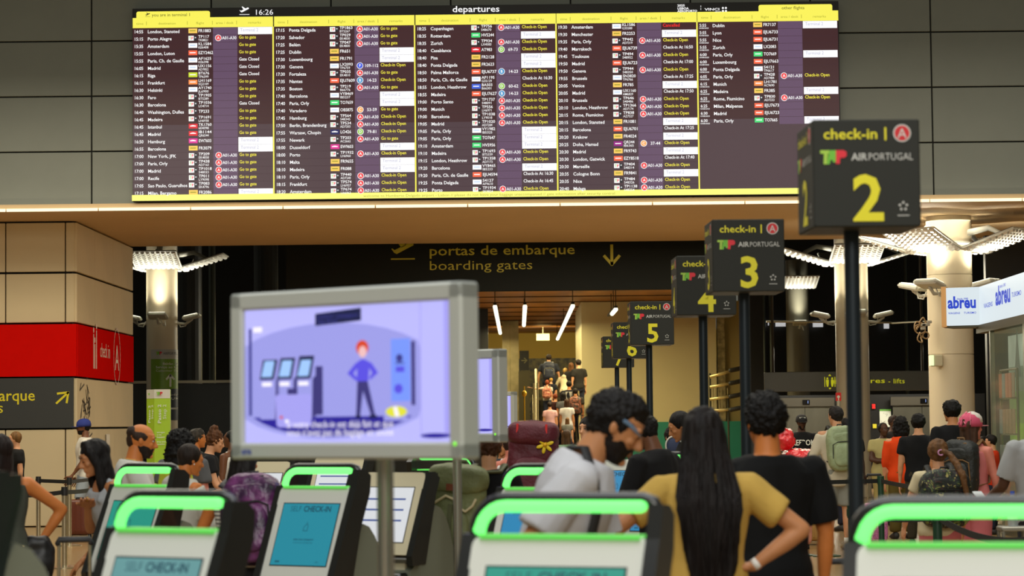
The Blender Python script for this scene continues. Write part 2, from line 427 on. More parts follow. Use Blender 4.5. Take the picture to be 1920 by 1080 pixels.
# recess to the right of the beige wall: steel pilaster and cream strip
q = MB(); q.box((P(1352, 600, YQ).x, YQ+.3, ZC/2), (.24, .3, ZC)); tag(q.build('steel_pilaster', mat('worn_steel', (200, 180, 120), .3, .7, var=.5, vscale=6)), 'narrow worn steel pilaster at the right end of the cream wall', 'pilaster')
q = MB(); q.box((P(1374, 600, YQ).x, YQ+.6, ZC/2), (.5, .3, ZC)); tag(q.build('wall_recess', mat('olive_plaster', (176, 160, 100), .7)), kind='structure')
q = MB(); q.box((P(1413, 600, 74).x, 74.3, 3.2), (.55, .8, 6.4)); tag(q.build('dark_pillar', mat('pillar_black', (18, 18, 18), .4)), kind='structure')
# sloping rails
rk = empty('sloping_handrail', P(1330, 780, 72), 0, 'set of four sloping steel rails with dark ends against the cream wall', 'railing')
def rel(px, py, Y): return P(px, py, Y)-rk.location
for (a, b) in ((707, 692), (726, 716), (749, 741), (771, 766)):
    q = MB(); q.cyl(rel(1331, a, 72), rel(1385, b, 72), .045, n=10); r_ = q.build('rail', mat('brass_steel', (190, 175, 120), .35, .6), rk, True)
    q = MB(); q.tube([rel(1370, b+2.5, 71.9), rel(1387, b-1, 71.9)], .07, n=10); q.build('rail_end', mat('black_rubber', (25, 25, 22), .6), rk, True)
for px_ in (1337, 1342, 1347, 1352, 1364):
    q = MB(); q.cyl(rel(px_, 728, 72.05), rel(px_+2, 772, 72.05), .015, n=6); q.build('baluster', mat('brass_steel', (190, 175, 120), .35, .6), rk)
q = MB(); q.cyl(rel(1331, 700, 72.05), V((rel(1331, 700, 72.05).x, 0, -rk.location.z)), .03, n=8); q.build('post', mat('dark_post', (50, 48, 30), .5), rk)
q = MB(); q.cyl(rel(1365, 740, 72.05), V((rel(1365, 740, 72.05).x, 0, -rk.location.z)), .03, n=8); q.build('post', mat('dark_post', (50, 48, 30), .5), rk)
# passage column
q = MB(); xq = P(957, 700, 92).x; q.box((xq-.15, 92, ZC/2), (.28, .5, ZC)); q.box((xq+.16, 92.05, ZC/2), (.32, .5, ZC)); tag(q.build('steel_column', mat('brushed_steel', (205, 190, 140), .32, .55, var=.3, vscale=2)), 'square brushed steel column at the left of the escalator', 'column')
# hanging light tubes
m_tube = glow((255, 250, 215), 2.2, 'tube_light')
def tube_row(Xt, Ys, label, zt=4.92, n=4, ln=1.35, gap=.35):
    t = empty('tube_light_row', (Xt, Ys, zt), 0, label, 'ceiling light')
    L = n*(ln+gap)
    q = MB(); q.box((0, L/2+1.2, .05), (.09, L+2.4, .06)); q.build('rail', mat('dark_steel', (60, 50, 35), .5, .4), t)
    for i in range(n):
        q = MB(); q.cyl((0, .1+i*(ln+gap), -.02), (0, i*(ln+gap)+ln, -.02), .06, n=10); q.build('tube', m_tube, t)
    for i in range(3):
        q = MB(); q.cyl((0, .2+i*L/2, .07), (0, .2+i*L/2, ZC-zt), .012, n=6); q.build('suspension_rod', mat('dark_steel', (60, 50, 35), .5, .4), t)
    area('passage_tube_lamp', (Xt, Ys+L/2, zt-.1), .15, 260, (1, .84, .45), sy=L)
tube_row(-.62, 68.5, 'left row of hanging white light tubes in the amber passage ceiling', n=9, ln=1.8, gap=.5)
tube_row(.22, 68.5, 'middle row of hanging white light tubes in the amber passage ceiling', n=6, ln=1.8, gap=.5)
tube_row(1.56, 68.5, 'right row of hanging white light tubes, longest, in the amber passage ceiling', n=11, ln=2.0, gap=.5)
tube_row(P(1152, 582, 71).x, 69.8, 'short single light tube hung in front of the cream wall', zt=P(1152, 582, 71).z, n=1, ln=3.0)
area('cream_wall_lamp', (P(1240, 600, 70).x, 68, ZC-.3), 4, 750, (1, .92, .70), (R(-35), 0, 0))
q = MB(); q.box((P(1018, 632, 98).x, 98, P(1018, 632, 98).z), (.52, .05, .27)); q.cyl((P(1018, 632, 98).x, 98, P(1018, 632, 98).z), (P(1018, 632, 98).x, 98, ZC), .015, n=6); tag(q.build('hanging_plate', mat('plate_grey', (210, 200, 160), .6)), 'blank pale plate hanging above the escalator', 'sign')
q = MB(); q.box((0, 0, 0), (.34, .06, .72)); o = q.build('arrow_sign', mat('sign_black2', (24, 24, 20), .5)); o.location = P(983, 676, 90); tag(o, 'small black arrow sign on the stone wall left of the escalator', 'sign')
q = MB(); stroke(q, [(-.1, 0), (.1, 0)], .03, (0, -.034, 0), X, Z); stroke(q, [(0, .09), (.1, 0), (0, -.09)], .03, (0, -.034, 0), X, Z); q.build('arrow', mat('dull_print', (130, 125, 80), .5), o)
q = MB(); q.box((P(983, 750, 90).x, 90.05, 1.77), (.4, .2, 3.54)); tag(q.build('grey_cabinet', mat('olive_grey', (84, 78, 50), .6)), 'tall olive grey cabinet under the arrow sign', 'cabinet')
area('passage_end_fill', (1.0, 97, 5.2), 4, 260, (1, .86, .5), (R(60), 0, 0), 2)  # added unseen light that brightens the end wall of the passage
# barrier block at the escalator foot
q = MB(); x = P(981, 780, 69).x; q.box((x, 69, .85), (.33, .3, 1.7), bevel=.03); q.box((x, 68.98, 1.45), (.34, .3, .02)); tag(q.build('barrier_block', mat('cream_block', (222, 200, 140), .5)), 'cream block beside the foot of the escalator', 'barrier')
q = MB(); q.cyl((P(983, 730, 68.7).x, 68.7, 0), (P(983, 730, 68.7).x, 68.7, P(983, 724, 68.7).z), .02, n=8); q.ell((P(983, 738, 68.7).x, 68.7, P(983, 738, 68.7).z), (.07, .05, .09)); tag(q.build('knob_post', mat('brass', (210, 160, 40), .35, .5)), 'thin post with brass coloured knob above the cream block', 'post')
# escalator
es = empty('escalator', (1.17, 70.6, 0), 0, 'steel escalator carrying travellers up at the end of the passage', 'escalator')
m_st = mat('tread_steel', (70, 66, 50), .5, .5); m_gold = mat('rail_gold', (165, 152, 112), .35, .5); SL = .577
for k in range(11):
    q = MB(); q.box((0, .2+k*.36, k*.21+.1), (1.06, .38, .2)); q.build('step', m_st, es)
for sx in (-1, 1):
    q = MB(); q.prism([(-.8, 0), (.1, .0), (4.0, 3.9*SL), (4.0, 3.9*SL+.95), (.1, 1.0), (-.8, 1.0)], sx*.62-.02, sx*.62+.02, 'x'); q.build('balustrade', mat('smoked_glass', (120, 110, 60), .15, 0, alpha=.45), es)
    q = MB(); q.tube([(sx*.62, -.85, .9), (sx*.62, -.8, 1.02), (sx*.62, .1, 1.05), (sx*.62, 4.0, 3.9*SL+1.0), (sx*.62, 4.6, 3.9*SL+1.0)], .045, n=10); q.build('handrail', m_gold, es, True)
    q = MB(); q.prism([(-.8, 0), (.1, .0), (4.0, 3.9*SL-.2), (4.0, 3.9*SL+.25), (.1, .3), (-.8, .3)], sx*.69-.04, sx*.69+.04, 'x'); q.build('skirt', m_gold, es)
q = MB(); q.box((0, 6.6, 1.17), (1.5, 5.0, 2.32)); q.build('landing', m_st, es)
for dx in (-.62, -.72):
    q = MB(); q.cyl((dx, -1.1, 0), (dx, -1.1, P(995, 718, 69.5).z), .03, n=8); q.build('guard_post', m_gold, es)
# ---------------------------------------------------------------- round columns with lamp crowns
m_colm = mat('cream_column', (216, 202, 172), .45, var=.04, vscale=.7)
m_refl = mat('reflector_white', (250, 250, 244), .3, .3)
m_frame = mat('frame_white', (205, 205, 195), .45)
m_dk = mat('panel_sky_tint', (38, 46, 66), .15, .4)  # blue of the reflected sky put into the base colour
def column(px, Y, dia, pyp, label, rot=0, power=90, ztop=6.6, joints=(), mcol=None, n_arm=4, pwid=1.02, lampdz=-1.12, skip=()):
    x = P(px, 700, Y).x; zp = P(px, pyp, Y-.8).z
    c = empty('column', (x, Y, 0), 0, label, 'column')
    q = MB(); zz = [0]+sorted([P(px, j, Y).z for j in joints])+[ztop]
    for a, b in zip(zz[:-1], zz[1:]):
        q.cyl((0, 0, a+.006), (0, 0, b-.006), dia/2, n=40)
    q.cyl((0, 0, 0), (0, 0, ztop), dia/2-.012, n=32); q.build('shaft', mcol or m_colm, c, 40)
    f = empty('column_light', (x, Y, zp), R(rot), label.replace('column', 'reflector lamp crown on the column'), 'light fixture')
    q = MB(); q.tube([(dia/2*1.01*cos(a), dia/2*1.01*sin(a), .1) for a in [i*pi/16 for i in range(33)]], .03, n=8); q.build('collar', m_frame, f)
    for k in range(n_arm):
        if k in skip: continue
        T = M.Rotation(k*pi/2, 4, 'Z')          # k=0 points to -Y
        ro = dia/2+.12; tl = R(17); L = pwid
        q = MB(); q.T = T
        q.tube([(0, -dia/2, .28), (0, -ro-.25, .34), (0, -ro-L*.5, .22)], [.06, .05, .04], n=8); q.build('arm', m_frame, f, True)
        q = MB(); q.T = T @ M.Translation((0, -ro, -.05)) @ M.Rotation(-tl, 4, 'X')
        q.box((0, -L/2, .03), (L+.04, L+.04, .03)); pl = q.build('reflector_panel', [m_frame], f)
        q = MB(); q.T = T @ M.Translation((0, -ro, -.05)) @ M.Rotation(-tl, 4, 'X'); q.box((0, -L/2, .052), (L, L, .01)); q.build('panel_back', m_dk, f)
        q = MB(); q.T = T @ M.Translation((0, -ro, -.05)) @ M.Rotation(-tl, 4, 'X'); n = 9; w = L/n
        for i in range(n):
            for j in range(n):
                cx, cy = (i+.5)*w-L/2, -(j+.5)*w
                a = .42*w; b = .20*w
                vs = [(cx-a, cy-a, .012), (cx+a, cy-a, .012), (cx+a, cy+a, .012), (cx-a, cy+a, .012), (cx-b, cy-b, -.022), (cx+b, cy-b, -.022), (cx+b, cy+b, -.022), (cx-b, cy+b, -.022)]
                q.add(vs, [(4, 5, 6, 7), (0, 1, 5, 4), (1, 2, 6, 5), (2, 3, 7, 6), (3, 0, 4, 7)])
        o = q.build('reflector_cells', m_refl, f, fix=False); o['kind'] = 'stuff'
        # lamp below
        q = MB(); q.T = T; z = lampdz; rl = dia/2+.32
        q.tube([(0, -dia/2+.02, z-.14), (0, -dia/2-.18, z-.16), (0, -rl, z-.06)], .03, n=8); q.build('bracket', m_frame, f, True)
        q = MB(); q.T = T @ M.Translation((0, -rl, z)) @ M.Rotation(R(-12), 4, 'X')
        q.box((0, 0, 0), (.44, .40, .09), bevel=.03); lb = q.build('lamp_body', m_frame, f)
        q = MB(); q.T = T @ M.Translation((0, -rl, z)) @ M.Rotation(R(-12), 4, 'X'); q.box((0, 0, .05), (.36, .30, .012)); q.build('lamp_glass', glow((255, 250, 225), 2.0), lb)
        q = MB(); q.T = T; q.tube([(.05, -rl+.1, z-.05), (.1, -rl+.15, z-.2), (.14, -dia/2-.05, z-.22), (.12, -dia/2, z-.1)], .012, n=6); q.build('cable', m_frame, f, True)
        if power:
            wl_ = (f.matrix_basis @ T) ; wl_ = M.Translation((x, Y, zp)) @ M.Rotation(R(rot), 4, 'Z') @ T
            a = wl_ @ V((0, -rl, z+.09)); b = wl_ @ V((0, -ro-L*.45, 0))
            spot('column_spot', a, b, power*1.5, (1, .95, .80), 105, .9, .1)
            b2 = wl_ @ V((0, -dia/2+.02, z+.75)); spot('column_spot', a+V((0, 0, 0)), b2, power*1.0, (1, .93, .74), 80, 1, .12)
    return c
column(304, 55.5, .70, 498, 'cream column at left between the wall block and the partition', 0, 75, joints=(600,))
column(1599, 52, .70, 487, 'cream column in the middle right behind the tallest sign pole', 0, 120, joints=(585, 790))
column(1784, 41.6, .76, 463, 'large cream column beside the lit travel shop sign', -38, 110, ztop=ZS, joints=(516, 665), pwid=1.0, lampdz=-.60)
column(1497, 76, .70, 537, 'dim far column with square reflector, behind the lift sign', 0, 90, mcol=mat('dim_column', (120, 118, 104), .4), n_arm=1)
# ================================================================ departures board
YD = YW-.22
bd = empty('departures_board', P(910, 377, YD), 0, 'huge lit departures screen wall listing flights in five columns above the soffit', 'display board')
TL, TR_, BL = P(249, 19, YD), P(1571, 3, YD), P(249, 377, YD)
Xb0 = TL.x; Xk = (TR_.x-TL.x)/1322; Zb0 = (TL.z+TR_.z)/2; Zk = (Zb0-BL.z)/358
def Bp(s, t, d=0): return V((Xb0+s*Xk, YD-d, Zb0-t*Zk))-bd.location
q = MB(); a = Bp(-1, -2); b = Bp(1323, 359); q.box(((a.x+b.x)/2, .1, (a.z+b.z)/2), (b.x-a.x, .18, a.z-b.z)); q.build('housing', mat('board_black', (20, 18, 16), .5), bd)
G = dict(bg1=(62, 32, 36), bg2=(74, 55, 62), area=(98, 74, 100), area2=(112, 84, 108), white=(250, 250, 250), yel=(248, 240, 90), yt=(245, 232, 70), cell=(252, 252, 255), ct=(165, 165, 195),
         red=(238, 70, 75), blue=(70, 150, 205), fb=(65, 90, 225), lime=(150, 205, 80), org=(245, 170, 90), badge_y=(250, 205, 95), badge_r=(250, 105, 70), badge_g=(70, 220, 120), badge_m=(225, 45, 150), navy=(30, 35, 95), crim=(225, 35, 50), bl2=(65, 100, 220), lime2=(205, 225, 50), qp=(150, 20, 130), lhor=(250, 145, 75), ht=(150, 150, 40), dk=(40, 40, 20), line=(60, 36, 44), top=(34, 30, 20), canc=(255, 40, 40), pale=(190, 215, 245), dgrey=(38, 38, 44), foot=(253, 250, 125))
GK = {k: i for i, k in enumerate(G)}; GM = [glow(v, 1.0, 'screen_'+k) for k, v in G.items()]
TPC = 'TP'
D1 = """1455|London, Stansted|FR1883||T
1515|Porto Alegre|TP117/TK8821|A|g
1535|Amsterdam|KL1584/KE6408||g
1555|London, Luton|EZY2462||g
1555|Paris, Ch. de Gaulle|AF1625/KE6398||c
1605|Madrid|UX1156/AD7852||c
1615|Riga|BT676/TP6399||c
1615|Frankfurt|LH1169/SQ2109||g
1630|Helsinki|AY1740/JL6900||g
1630|Faro|TP1905/BT5289||g
1630|Barcelona|TP1036/LO4714||c
1640|Washington, Dulles|TP233||g
1645|Madeira|TP1691/LH6938||g
1645|Istanbul|TK1760/6E4098||g
1645|Madrid|IB1144/QR6544||g
1650|Hamburg|EW7603||T
1655|Barcelona|FR3079||T
1700|New York, JFK|TP209/EK4838|A|g
1700|Paris, Orly|TP438/AD7163|A|g
1700|Madrid|TP1018/S48033|A|g
1700|Recife|TP011/LY9098|A|g
1705|Sao Paulo, Guarulhos|TP083/EK4796|A|g
1715|Milan, Bergamo|FR2086||T"""
D2 = """1715|Ponta Delgada|TP1863/BT5267|A|g
1720|Salvador|TP029/EK4830|A|g
1725|Belém|TP047/EK4800|A|g
1725|Dublin|FR651||T
1730|Luxembourg|FR1791||T
1730|Geneva|LX2093/TP6759|F 109-112|o
1730|Fortaleza|TP035/EK4810|A|g
1735|Nantes|EJU7609|B 14-23|o
1735|Boston|TP219/B66776|A|g
1740|Barcelona|VY8469/IB5237||T
1740|Paris, Orly|TO7659||T
1740|Varadero|OBS875|C 53-59|g
1745|Hamburg|TP564/S48345|A|o
1750|Berlin, Brandenburg|TP534/AD7203|A|o
1755|Warsaw, Chopin|LO426|D 79-81|o
1755|Newark|TP203/AC2662|A|g
1800|Dusseldorf|EW9603||T
1800|Porto|TP1932/LH6960|A|o
1810|Malta|FR9655||T
1810|Madeira|FR088||T
1810|Paris, Orly|TP440/AD7240|A|o
1815|Frankfurt|TP574/LH6957|A|o
1820|Amsterdam|TP674/UA6963|A|o"""
D3 = """1825|Copenhagen|TP756/S48670|A|o
1835|Rotterdam|HV5244||T
1835|Zurich|TP934/LX4583|A|o
1840|Casablanca|AT983|D 69-73|o
1840|Pisa|FR2128||T
1840|Ponta Delgada|FR2623||T
1850|Palma Mallorca|EJU6737|B 14-23|o
1850|Paris, Ch. de Gaulle|AF1195/G35129||16:30
1855|London, Heathrow|BA503/B66301|D 60-62|o
1855|Madeira|EJU7627|B 14-23|o
1900|Porto Santo|TP1737/S48091|A|o
1900|Munich|TP556/LH6971|A|o
1900|Barcelona|TP1038/LY9018|A|o
1905|Madrid|TP1020/AD7284|A|o
1905|Paris, Orly|VY1982/IB5325||T
1905|Paris, Orly|TO7647||T
1910|Amsterdam|HV5956||T
1910|Madeira|TP1693/BT5339|A|o
1915|London, Heathrow|TP1358/AD7173|A|o
1920|Barcelona|VY8465/IB5233||T
1920|Paris, Ch. de Gaulle|EJU4594||16:30
1925|Ponta Delgada|S4127/AF9610||16:45
1925|Porto|TP1934/SK9824|A|o"""
D4 = """1930|Amsterdam|KL1586/G35580||x
1930|Manchester|FR2253||T
1935|Paris, Orly|TP442/AD7319|A|o
1940|Marrakech|EJU6739||16:50
1945|Toulouse|TP494/S48952|A|o
1950|Madrid|EJU6723||17:00
1950|Geneva|TP944/S48350|A|o
1955|Brussels|SN3820/TP6766||17:25
2005|Venice|FR785||T
2005|Madrid|UX1160/AM6829||17:50
2010|Brussels|TP646/S48486|A|o
2010|London, Heathrow|TP1366/AD7174|A|o
2015|Rome, Fiumicino|TP838/AZ7527|A|o
2015|London, Stansted|FR1081||T
2015|Barcelona|EJU6701||17:25
2020|Krakow|FR4024||T
2025|Doha, Hamad|QR344/IB6365|C 37-44|o
2030|Madrid|FR9743||T
2030|London, Gatwick|EZY8518||17:40
2030|Marseille|TP404/S48314|A|o
2035|Cologne Bonn|FR9841||T
2035|Nice|TP484/S48326|A|o
2040|Malaga|TP1138/S48254|A|o"""
D5 = """555|Dublin|FR7137||T
555|Lyon|EJU6733||
555|Nice|EJU6731||
555|Zurich|LX2083||
600|Paris, Orly|TO7669||T
600|Luxembourg|EJU7663||
600|Ponta Delgada|S4121/TP6617||
605|Paris, Orly|TP428/AD7484|A|o
615|Munich|LH1781/AC9690||
625|Madeira|FR385||T
625|Rome, Fiumicino|TP830/AD7233|A|o
625|Milan, Malpensa|EJU7673||
630|Madrid|EJU6723||
630|Paris, Orly|TO7665||T"""
BADGE = dict(FR='badge_y', EZ='badge_r', EJ='badge_r', TO='badge_g', HV='badge_g', EW='badge_m', LO='navy', AT='crim', TK='crim', IB='crim', BA='bl2', BT='lime2', QR='qp', LH='lhor')
DESK = dict(A=('red', 'A01-A30'), B='blue', C='org', D='lime', F='fb')
ps = [0, 265, 530, 794, 1058]
for pi_, (s0, data) in enumerate(zip(ps, (D1, D2, D3, D4, D5))):
    rows = [r.split('|') for r in data.split('\n')]
    # screen slab as real panel, carries the print
    q = MB()
    def rect(s1, t1, s2, t2, k, d=.012): q.quad(Bp(s1, t1, d), Bp(s2, t1, d), Bp(s2, t2, d), Bp(s1, t2, d), GK[k])
    def tx(s_, s, t, cap, k, w=None, al='l', off=.012, d=.022): text(q, s_, Bp(s, t, d), X, Z, cap*Zk/.73, GK[k], off, None if w is None else w*Xk, al)
    W_ = 263
    c = MB(); a = Bp(s0, 16, .0); b = Bp(s0+W_, 358, .0)
    c.box(((a.x+b.x)/2, -.003, (a.z+b.z)/2), (b.x-a.x, .014, a.z-b.z)); scr = c.build('screen_panel', glow(G['bg1'], 1, 'screen_bg1'), bd)
    for r in range(8): pass
    rect(s0, 16, s0+W_-(0 if pi_ < 4 else -1), 35, 'yel', .014)
    if pi_ < 4: rect(s0+W_-1.2, 35, s0+W_+1.4, 348, 'yel', .016)
    rect(s0-(2 if pi_ == 0 else 0), 347, s0+W_+2, 358, 'foot', .018)
    if pi_ in (0, 4):
        a0 = s0+7 if pi_ == 0 else s0+115
        pts = [(a0, 18), (a0, 7), (a0+1.5, 4.5), (a0+4, 4), (a0+134, 4), (a0+136.5, 4.5), (a0+138, 7), (a0+138, 18)]
        q.add([Bp(x, y, .016) for x, y in pts], [tuple(range(8))], GK['yel'])
        if pi_ == 0:
            tx('you are in terminal 1', s0+36, 13.6, 6, 'dk', 73, off=0); plane_icon(q, Bp(s0+24, 14, .022), X, Z, 8.5*Zk, GK['dk'])
        else: tx('other flights', s0+158, 13, 6, 'dk', 43, off=0)
    for nm, x, w in (('time', 7, 13.5), ('destination', 48, 33), ('flight', 119, 15), ('area / desk', 156, 33), ('remarks', 216, 25)):
        tx(nm, s0+x, 29, 4.6, 'ht', w, off=-.004)
    for x in (25.5, 102, 149, 194.5): rect(s0+x, 23, s0+x+.8, 30, 'ht', .02)
    hN = 35+len(rows)*13.72+.4 if pi_ == 4 else 347
    NB = 12   # background bands from maroon to mauve (the screen's own tint)
    for i in range(NB):
        t1 = 35+i*(347-35)/NB; t2 = 35+(i+1)*(347-35)/NB; kk = 'bg1' if i < 7 else 'bg2'
        if kk == 'bg2': rect(s0, t1, s0+W_-1.5, t2, kk, .0118)
    rect(s0+150.5, 35, s0+196, min(hN, 347), 'area', .0135)
    for i, (tm, dest, fl, dk, rm) in enumerate(rows):
        t = 35+i*13.72+.3; base = t+9.7
        if i: rect(s0, t-.25, s0+W_-2, t+.25, 'line', .0148)
        tm = tm[:-2]+':'+tm[-2:]
        if pi_ == 4: tx(tm, s0+3.6, base-1.0, 5.6, 'white', 13); tx('10/08/2025', s0+2.4, base+3, 2.6, 'white', 18.5, off=.01)
        else: tx(tm, s0+2.5, base, 6.2, 'white', 17.5)
        tx(dest, s0+28, base, 6.2, 'white', off=.014)
        al = fl[:2]; y0 = t+1.6
        if al == 'TP':
            rect(s0+104.5, y0, s0+114.5, y0+9, 'white', .018); rect(s0+115, y0, s0+120.5, y0+9, 'dgrey', .018)
            tx('T', s0+106, y0+7, 5, 'lime', 3.6, off=.03, d=.024); tx('P', s0+109.8, y0+7, 5, 'red', 3.6, off=.03, d=.024)
            stroke(q, [(1.5*Xk*cos(pi/2+pi*.8*j), 1.5*Xk*sin(pi/2+pi*.8*j)) for j in range(6)], .35*Xk, Bp(s0+117.7, y0+3.5, .024), X, Z, GK['white'])
        else:
            kb = BADGE.get(al, 'cell'); rect(s0+104.5, y0, s0+121, y0+8.8, kb, .018)
            kt = {'cell': 'pale', 'badge_y': 'ht'}.get(kb, 'white'); 
            rect(s0+107, y0+3.4, s0+118, y0+5.2, kt, .024)
            if kb in ('navy', 'badge_m', 'crim'): rect(s0+110, y0+2.6, s0+115, y0+3.4, kt, .024)
        p_ = fl.split('/')
        if len(p_) == 2: tx(p_[0], s0+122.8, t+5.8, 5.4, 'white', 4.1*len(p_[0])); tx(p_[1], s0+122.8, t+12.0, 4.6, 'white', 3.15*len(p_[1])+.4, off=.004)
        else: tx(p_[0], s0+123, t+8.8, 6, 'white', 3.75*len(p_[0])+1.5)
        if dk:
            kc = DESK[dk[0]]; kc = kc[0] if dk[0] == 'A' else kc; code = 'A01-A30' if dk == 'A' else dk[2:]
            cc = Bp(s0+160.5, t+6, .02); disc(q, cc, X, Z, 6.1*Zk, GK['white'], 20); disc(q, cc+V((0, -.003, 0)), X, Z, 5.1*Zk, GK[kc], 20)
            tx(dk[0], s0+160.5, t+8.4, 5.2, 'white', al='c', off=.02, d=.028)
            tx(code, s0+(167.5 if dk == 'A' else 173 if len(code) < 7 else 169), base-.8, 6, 'white', 27 if dk == 'A' else 3.7*len(code))
        if rm == 'T':
            rect(s0+197.3, t, s0+W_-1.5, t+13.5, 'cell', .016); tx('Terminal 2', s0+201.5, base-1.5, 6.2, 'ct', 34, off=-.008)
        elif rm == 'g': tx('Go to gate', s0+199, base-1.8, 6.2, 'yt', 32)
        elif rm == 'o': tx('Check-in Open', s0+199, base-1.8, 6.2, 'yt', 47)
        elif rm == 'c': tx('Gate Closed', s0+199, base-1.8, 6.2, 'white', 38)
        elif rm == 'x': tx('Cancelled', s0+199, base-1.8, 6.2, 'canc', 32)
        elif rm: tx('Check-in At '+rm, s0+199, base-1.8, 6.2, 'white', 56)
    o = q.build('flight_listing', GM, scr, fix=False); o['kind'] = 'stuff'
q = MB()
def tx(s_, s, t, cap, k, w=None, al='l', off=.012, d=.02): text(q, s_, Bp(s, t, d), X, Z, cap*Zk/.73, GK[k], off, None if w is None else w*Xk, al)
tx('16:26', 228, 12.6, 10.5, 'white', 36, off=-.002); plane_icon(q, Bp(201, 12.2, .02), X, Z, 17*Zk, GK['white'])
tx('departures', 599, 11.5, 12, 'white', 89, off=.01)
tx('2025', 1021, 5.5, 4, 'white', 14, off=.03); tx('LISBOA', 1021, 11, 4, 'white', 21, off=.03); tx('AEROPORTO', 1021, 16, 4, 'white', 37, off=.03)
tx('VINCI', 1072, 13.6, 4.6, 'white', 28, off=.02); tx('AIRPORTS', 1091, 17, 1.8, 'white', 12)
for i in range(4):
    a = pi/4+i*pi/2; disc(q, Bp(1109+4*cos(a), 12+4*sin(a), .02), X, Z, 2.0*Zk, GK['white'], 10)
for y in (4, 9): q.quad(Bp(1064.5, y, .02), Bp(1065.3, y, .02), Bp(1065.3, y+3.5, .02), Bp(1064.5, y+3.5, .02), GK['white'])
tx('welcome to Humberto Delgado airport - Lisbon // please do not leave your baggage unaccompanied // gate information after security control', 430, 355.5, 5, 'ht', 470, off=-.004)
q.build('title_print', GM, bd, fix=False)['kind'] = 'stuff'
a = Bp(660, 355); 
# ================================================================ check-in number signs
m_sg = mat('sign_charcoal', (50, 51, 47), .55, spec=.15); m_pole = mat('pole_dark', (38, 46, 52), .35, .5)
m_yel = mat('sign_yellow', (232, 222, 30), .5); m_wht = mat('sign_white', (205, 205, 198), .5); m_tg = mat('logo_green', (110, 190, 50), .5); m_tr = mat('logo_red', (222, 30, 50), .5); m_cr = mat('sign_red', (205, 25, 35), .5)
m_lgr = mat('logo_light_green', (165, 205, 70), .5)
def tap(q, org, ux, s, kg=2, kr=3, kl=4):
    """green and red three-letter airline mark, s = width"""
    o = V(org)
    poly(q, [(0, 1), (.46, 1), (.46, .78), (.34, .78), (.30, 0.05), (.16, 0.05), (.16, .78), (0, .78)] and [(x*s, y*s*.52) for x, y in [(0, 1), (.36, 1), (.36, .76), (.28, .76), (.24, 0), (.12, 0), (.14, .76), (0, .76)]], o, ux, Z, kl)
    n = V(ux).cross(Z)*0+V((0, 0, 0))
    poly(q, [(x*s, y*s*.52) for x, y in [(.24, .0), (.34, 1), (.58, 1), (.58, .14), (.46, .14), (.46, .3), (.37, .3), (.35, 0)]], o, ux, Z, kg)
    poly(q, [(x*s, y*s*.52) for x, y in [(.58, 1), (.88, 1), (.98, .86), (.98, .6), (.9, .46), (.74, .44), (.72, .02), (.57, .02)]], o, ux, Z, kr)
def star(q, org, ux, s, k=1):
    o = V(org); ux = V(ux)
    for j in range(5):
        a = pi/2+j*2*pi/5
        cx, cz = cos(a)*s*.5, sin(a)*s*.5
        poly(q, [(cx+cos(a+b)*s*.22*r_, cz+sin(a+b)*s*.22*r_) for b, r_ in [(0, 1), (1.0, .8), (2.2, .9), (-2.2, .9), (-1.0, .8)]], o, ux, Z, k)
MS = [m_yel, m_wht, m_tg, m_tr, m_lgr, m_cr]
def face_print(q, num, ux, c, b):
    """front print on a square face centre c, half size b"""
    def O(u, w): return c+ux*(u*b)+Z*(w*b)
    text(q, 'check-in', O(-.80, .64), ux, Z, .20*b/.73, 0, .014, width=1.02*b)
    stroke(q, [(0, 0), (0, .22*b)], .035*b, O(.36, .62), ux, Z, 0)
    disc(q, O(.67, .74), ux, Z, .165*b, 1, 28)
    nrm = ux.cross(Z)
    disc(q, O(.67, .74)+nrm*.001, ux, Z, .14*b, 5, 28)
    text(q, 'A', O(.67, .645)+nrm*.002, ux, Z, .19*b/.73, 1, .0, align='c')
    tap(q, O(-.86, .17), ux, .50*b)
    text(q, 'AIR', O(-.28, .24), ux, Z, .14*b/.73, 1, .012, width=.29*b); text(q, 'PORTUGAL', O(.03, .24), ux, Z, .14*b/.73, 1, -.006, width=.84*b)
    text(q, num, O(.02, -.87), ux, Z, .87*b/.73, 0, .022, width=(.60 if num != '7' else .56)*b, align='c')
    star(q, O(.67, -.62), ux, .13*b)
    q.quad(*[O(a_, b_) for a_, b_ in ((.56, -.80), (.78, -.80), (.78, -.785), (.56, -.785))], 1)
SB = .45; ZT = 2.87
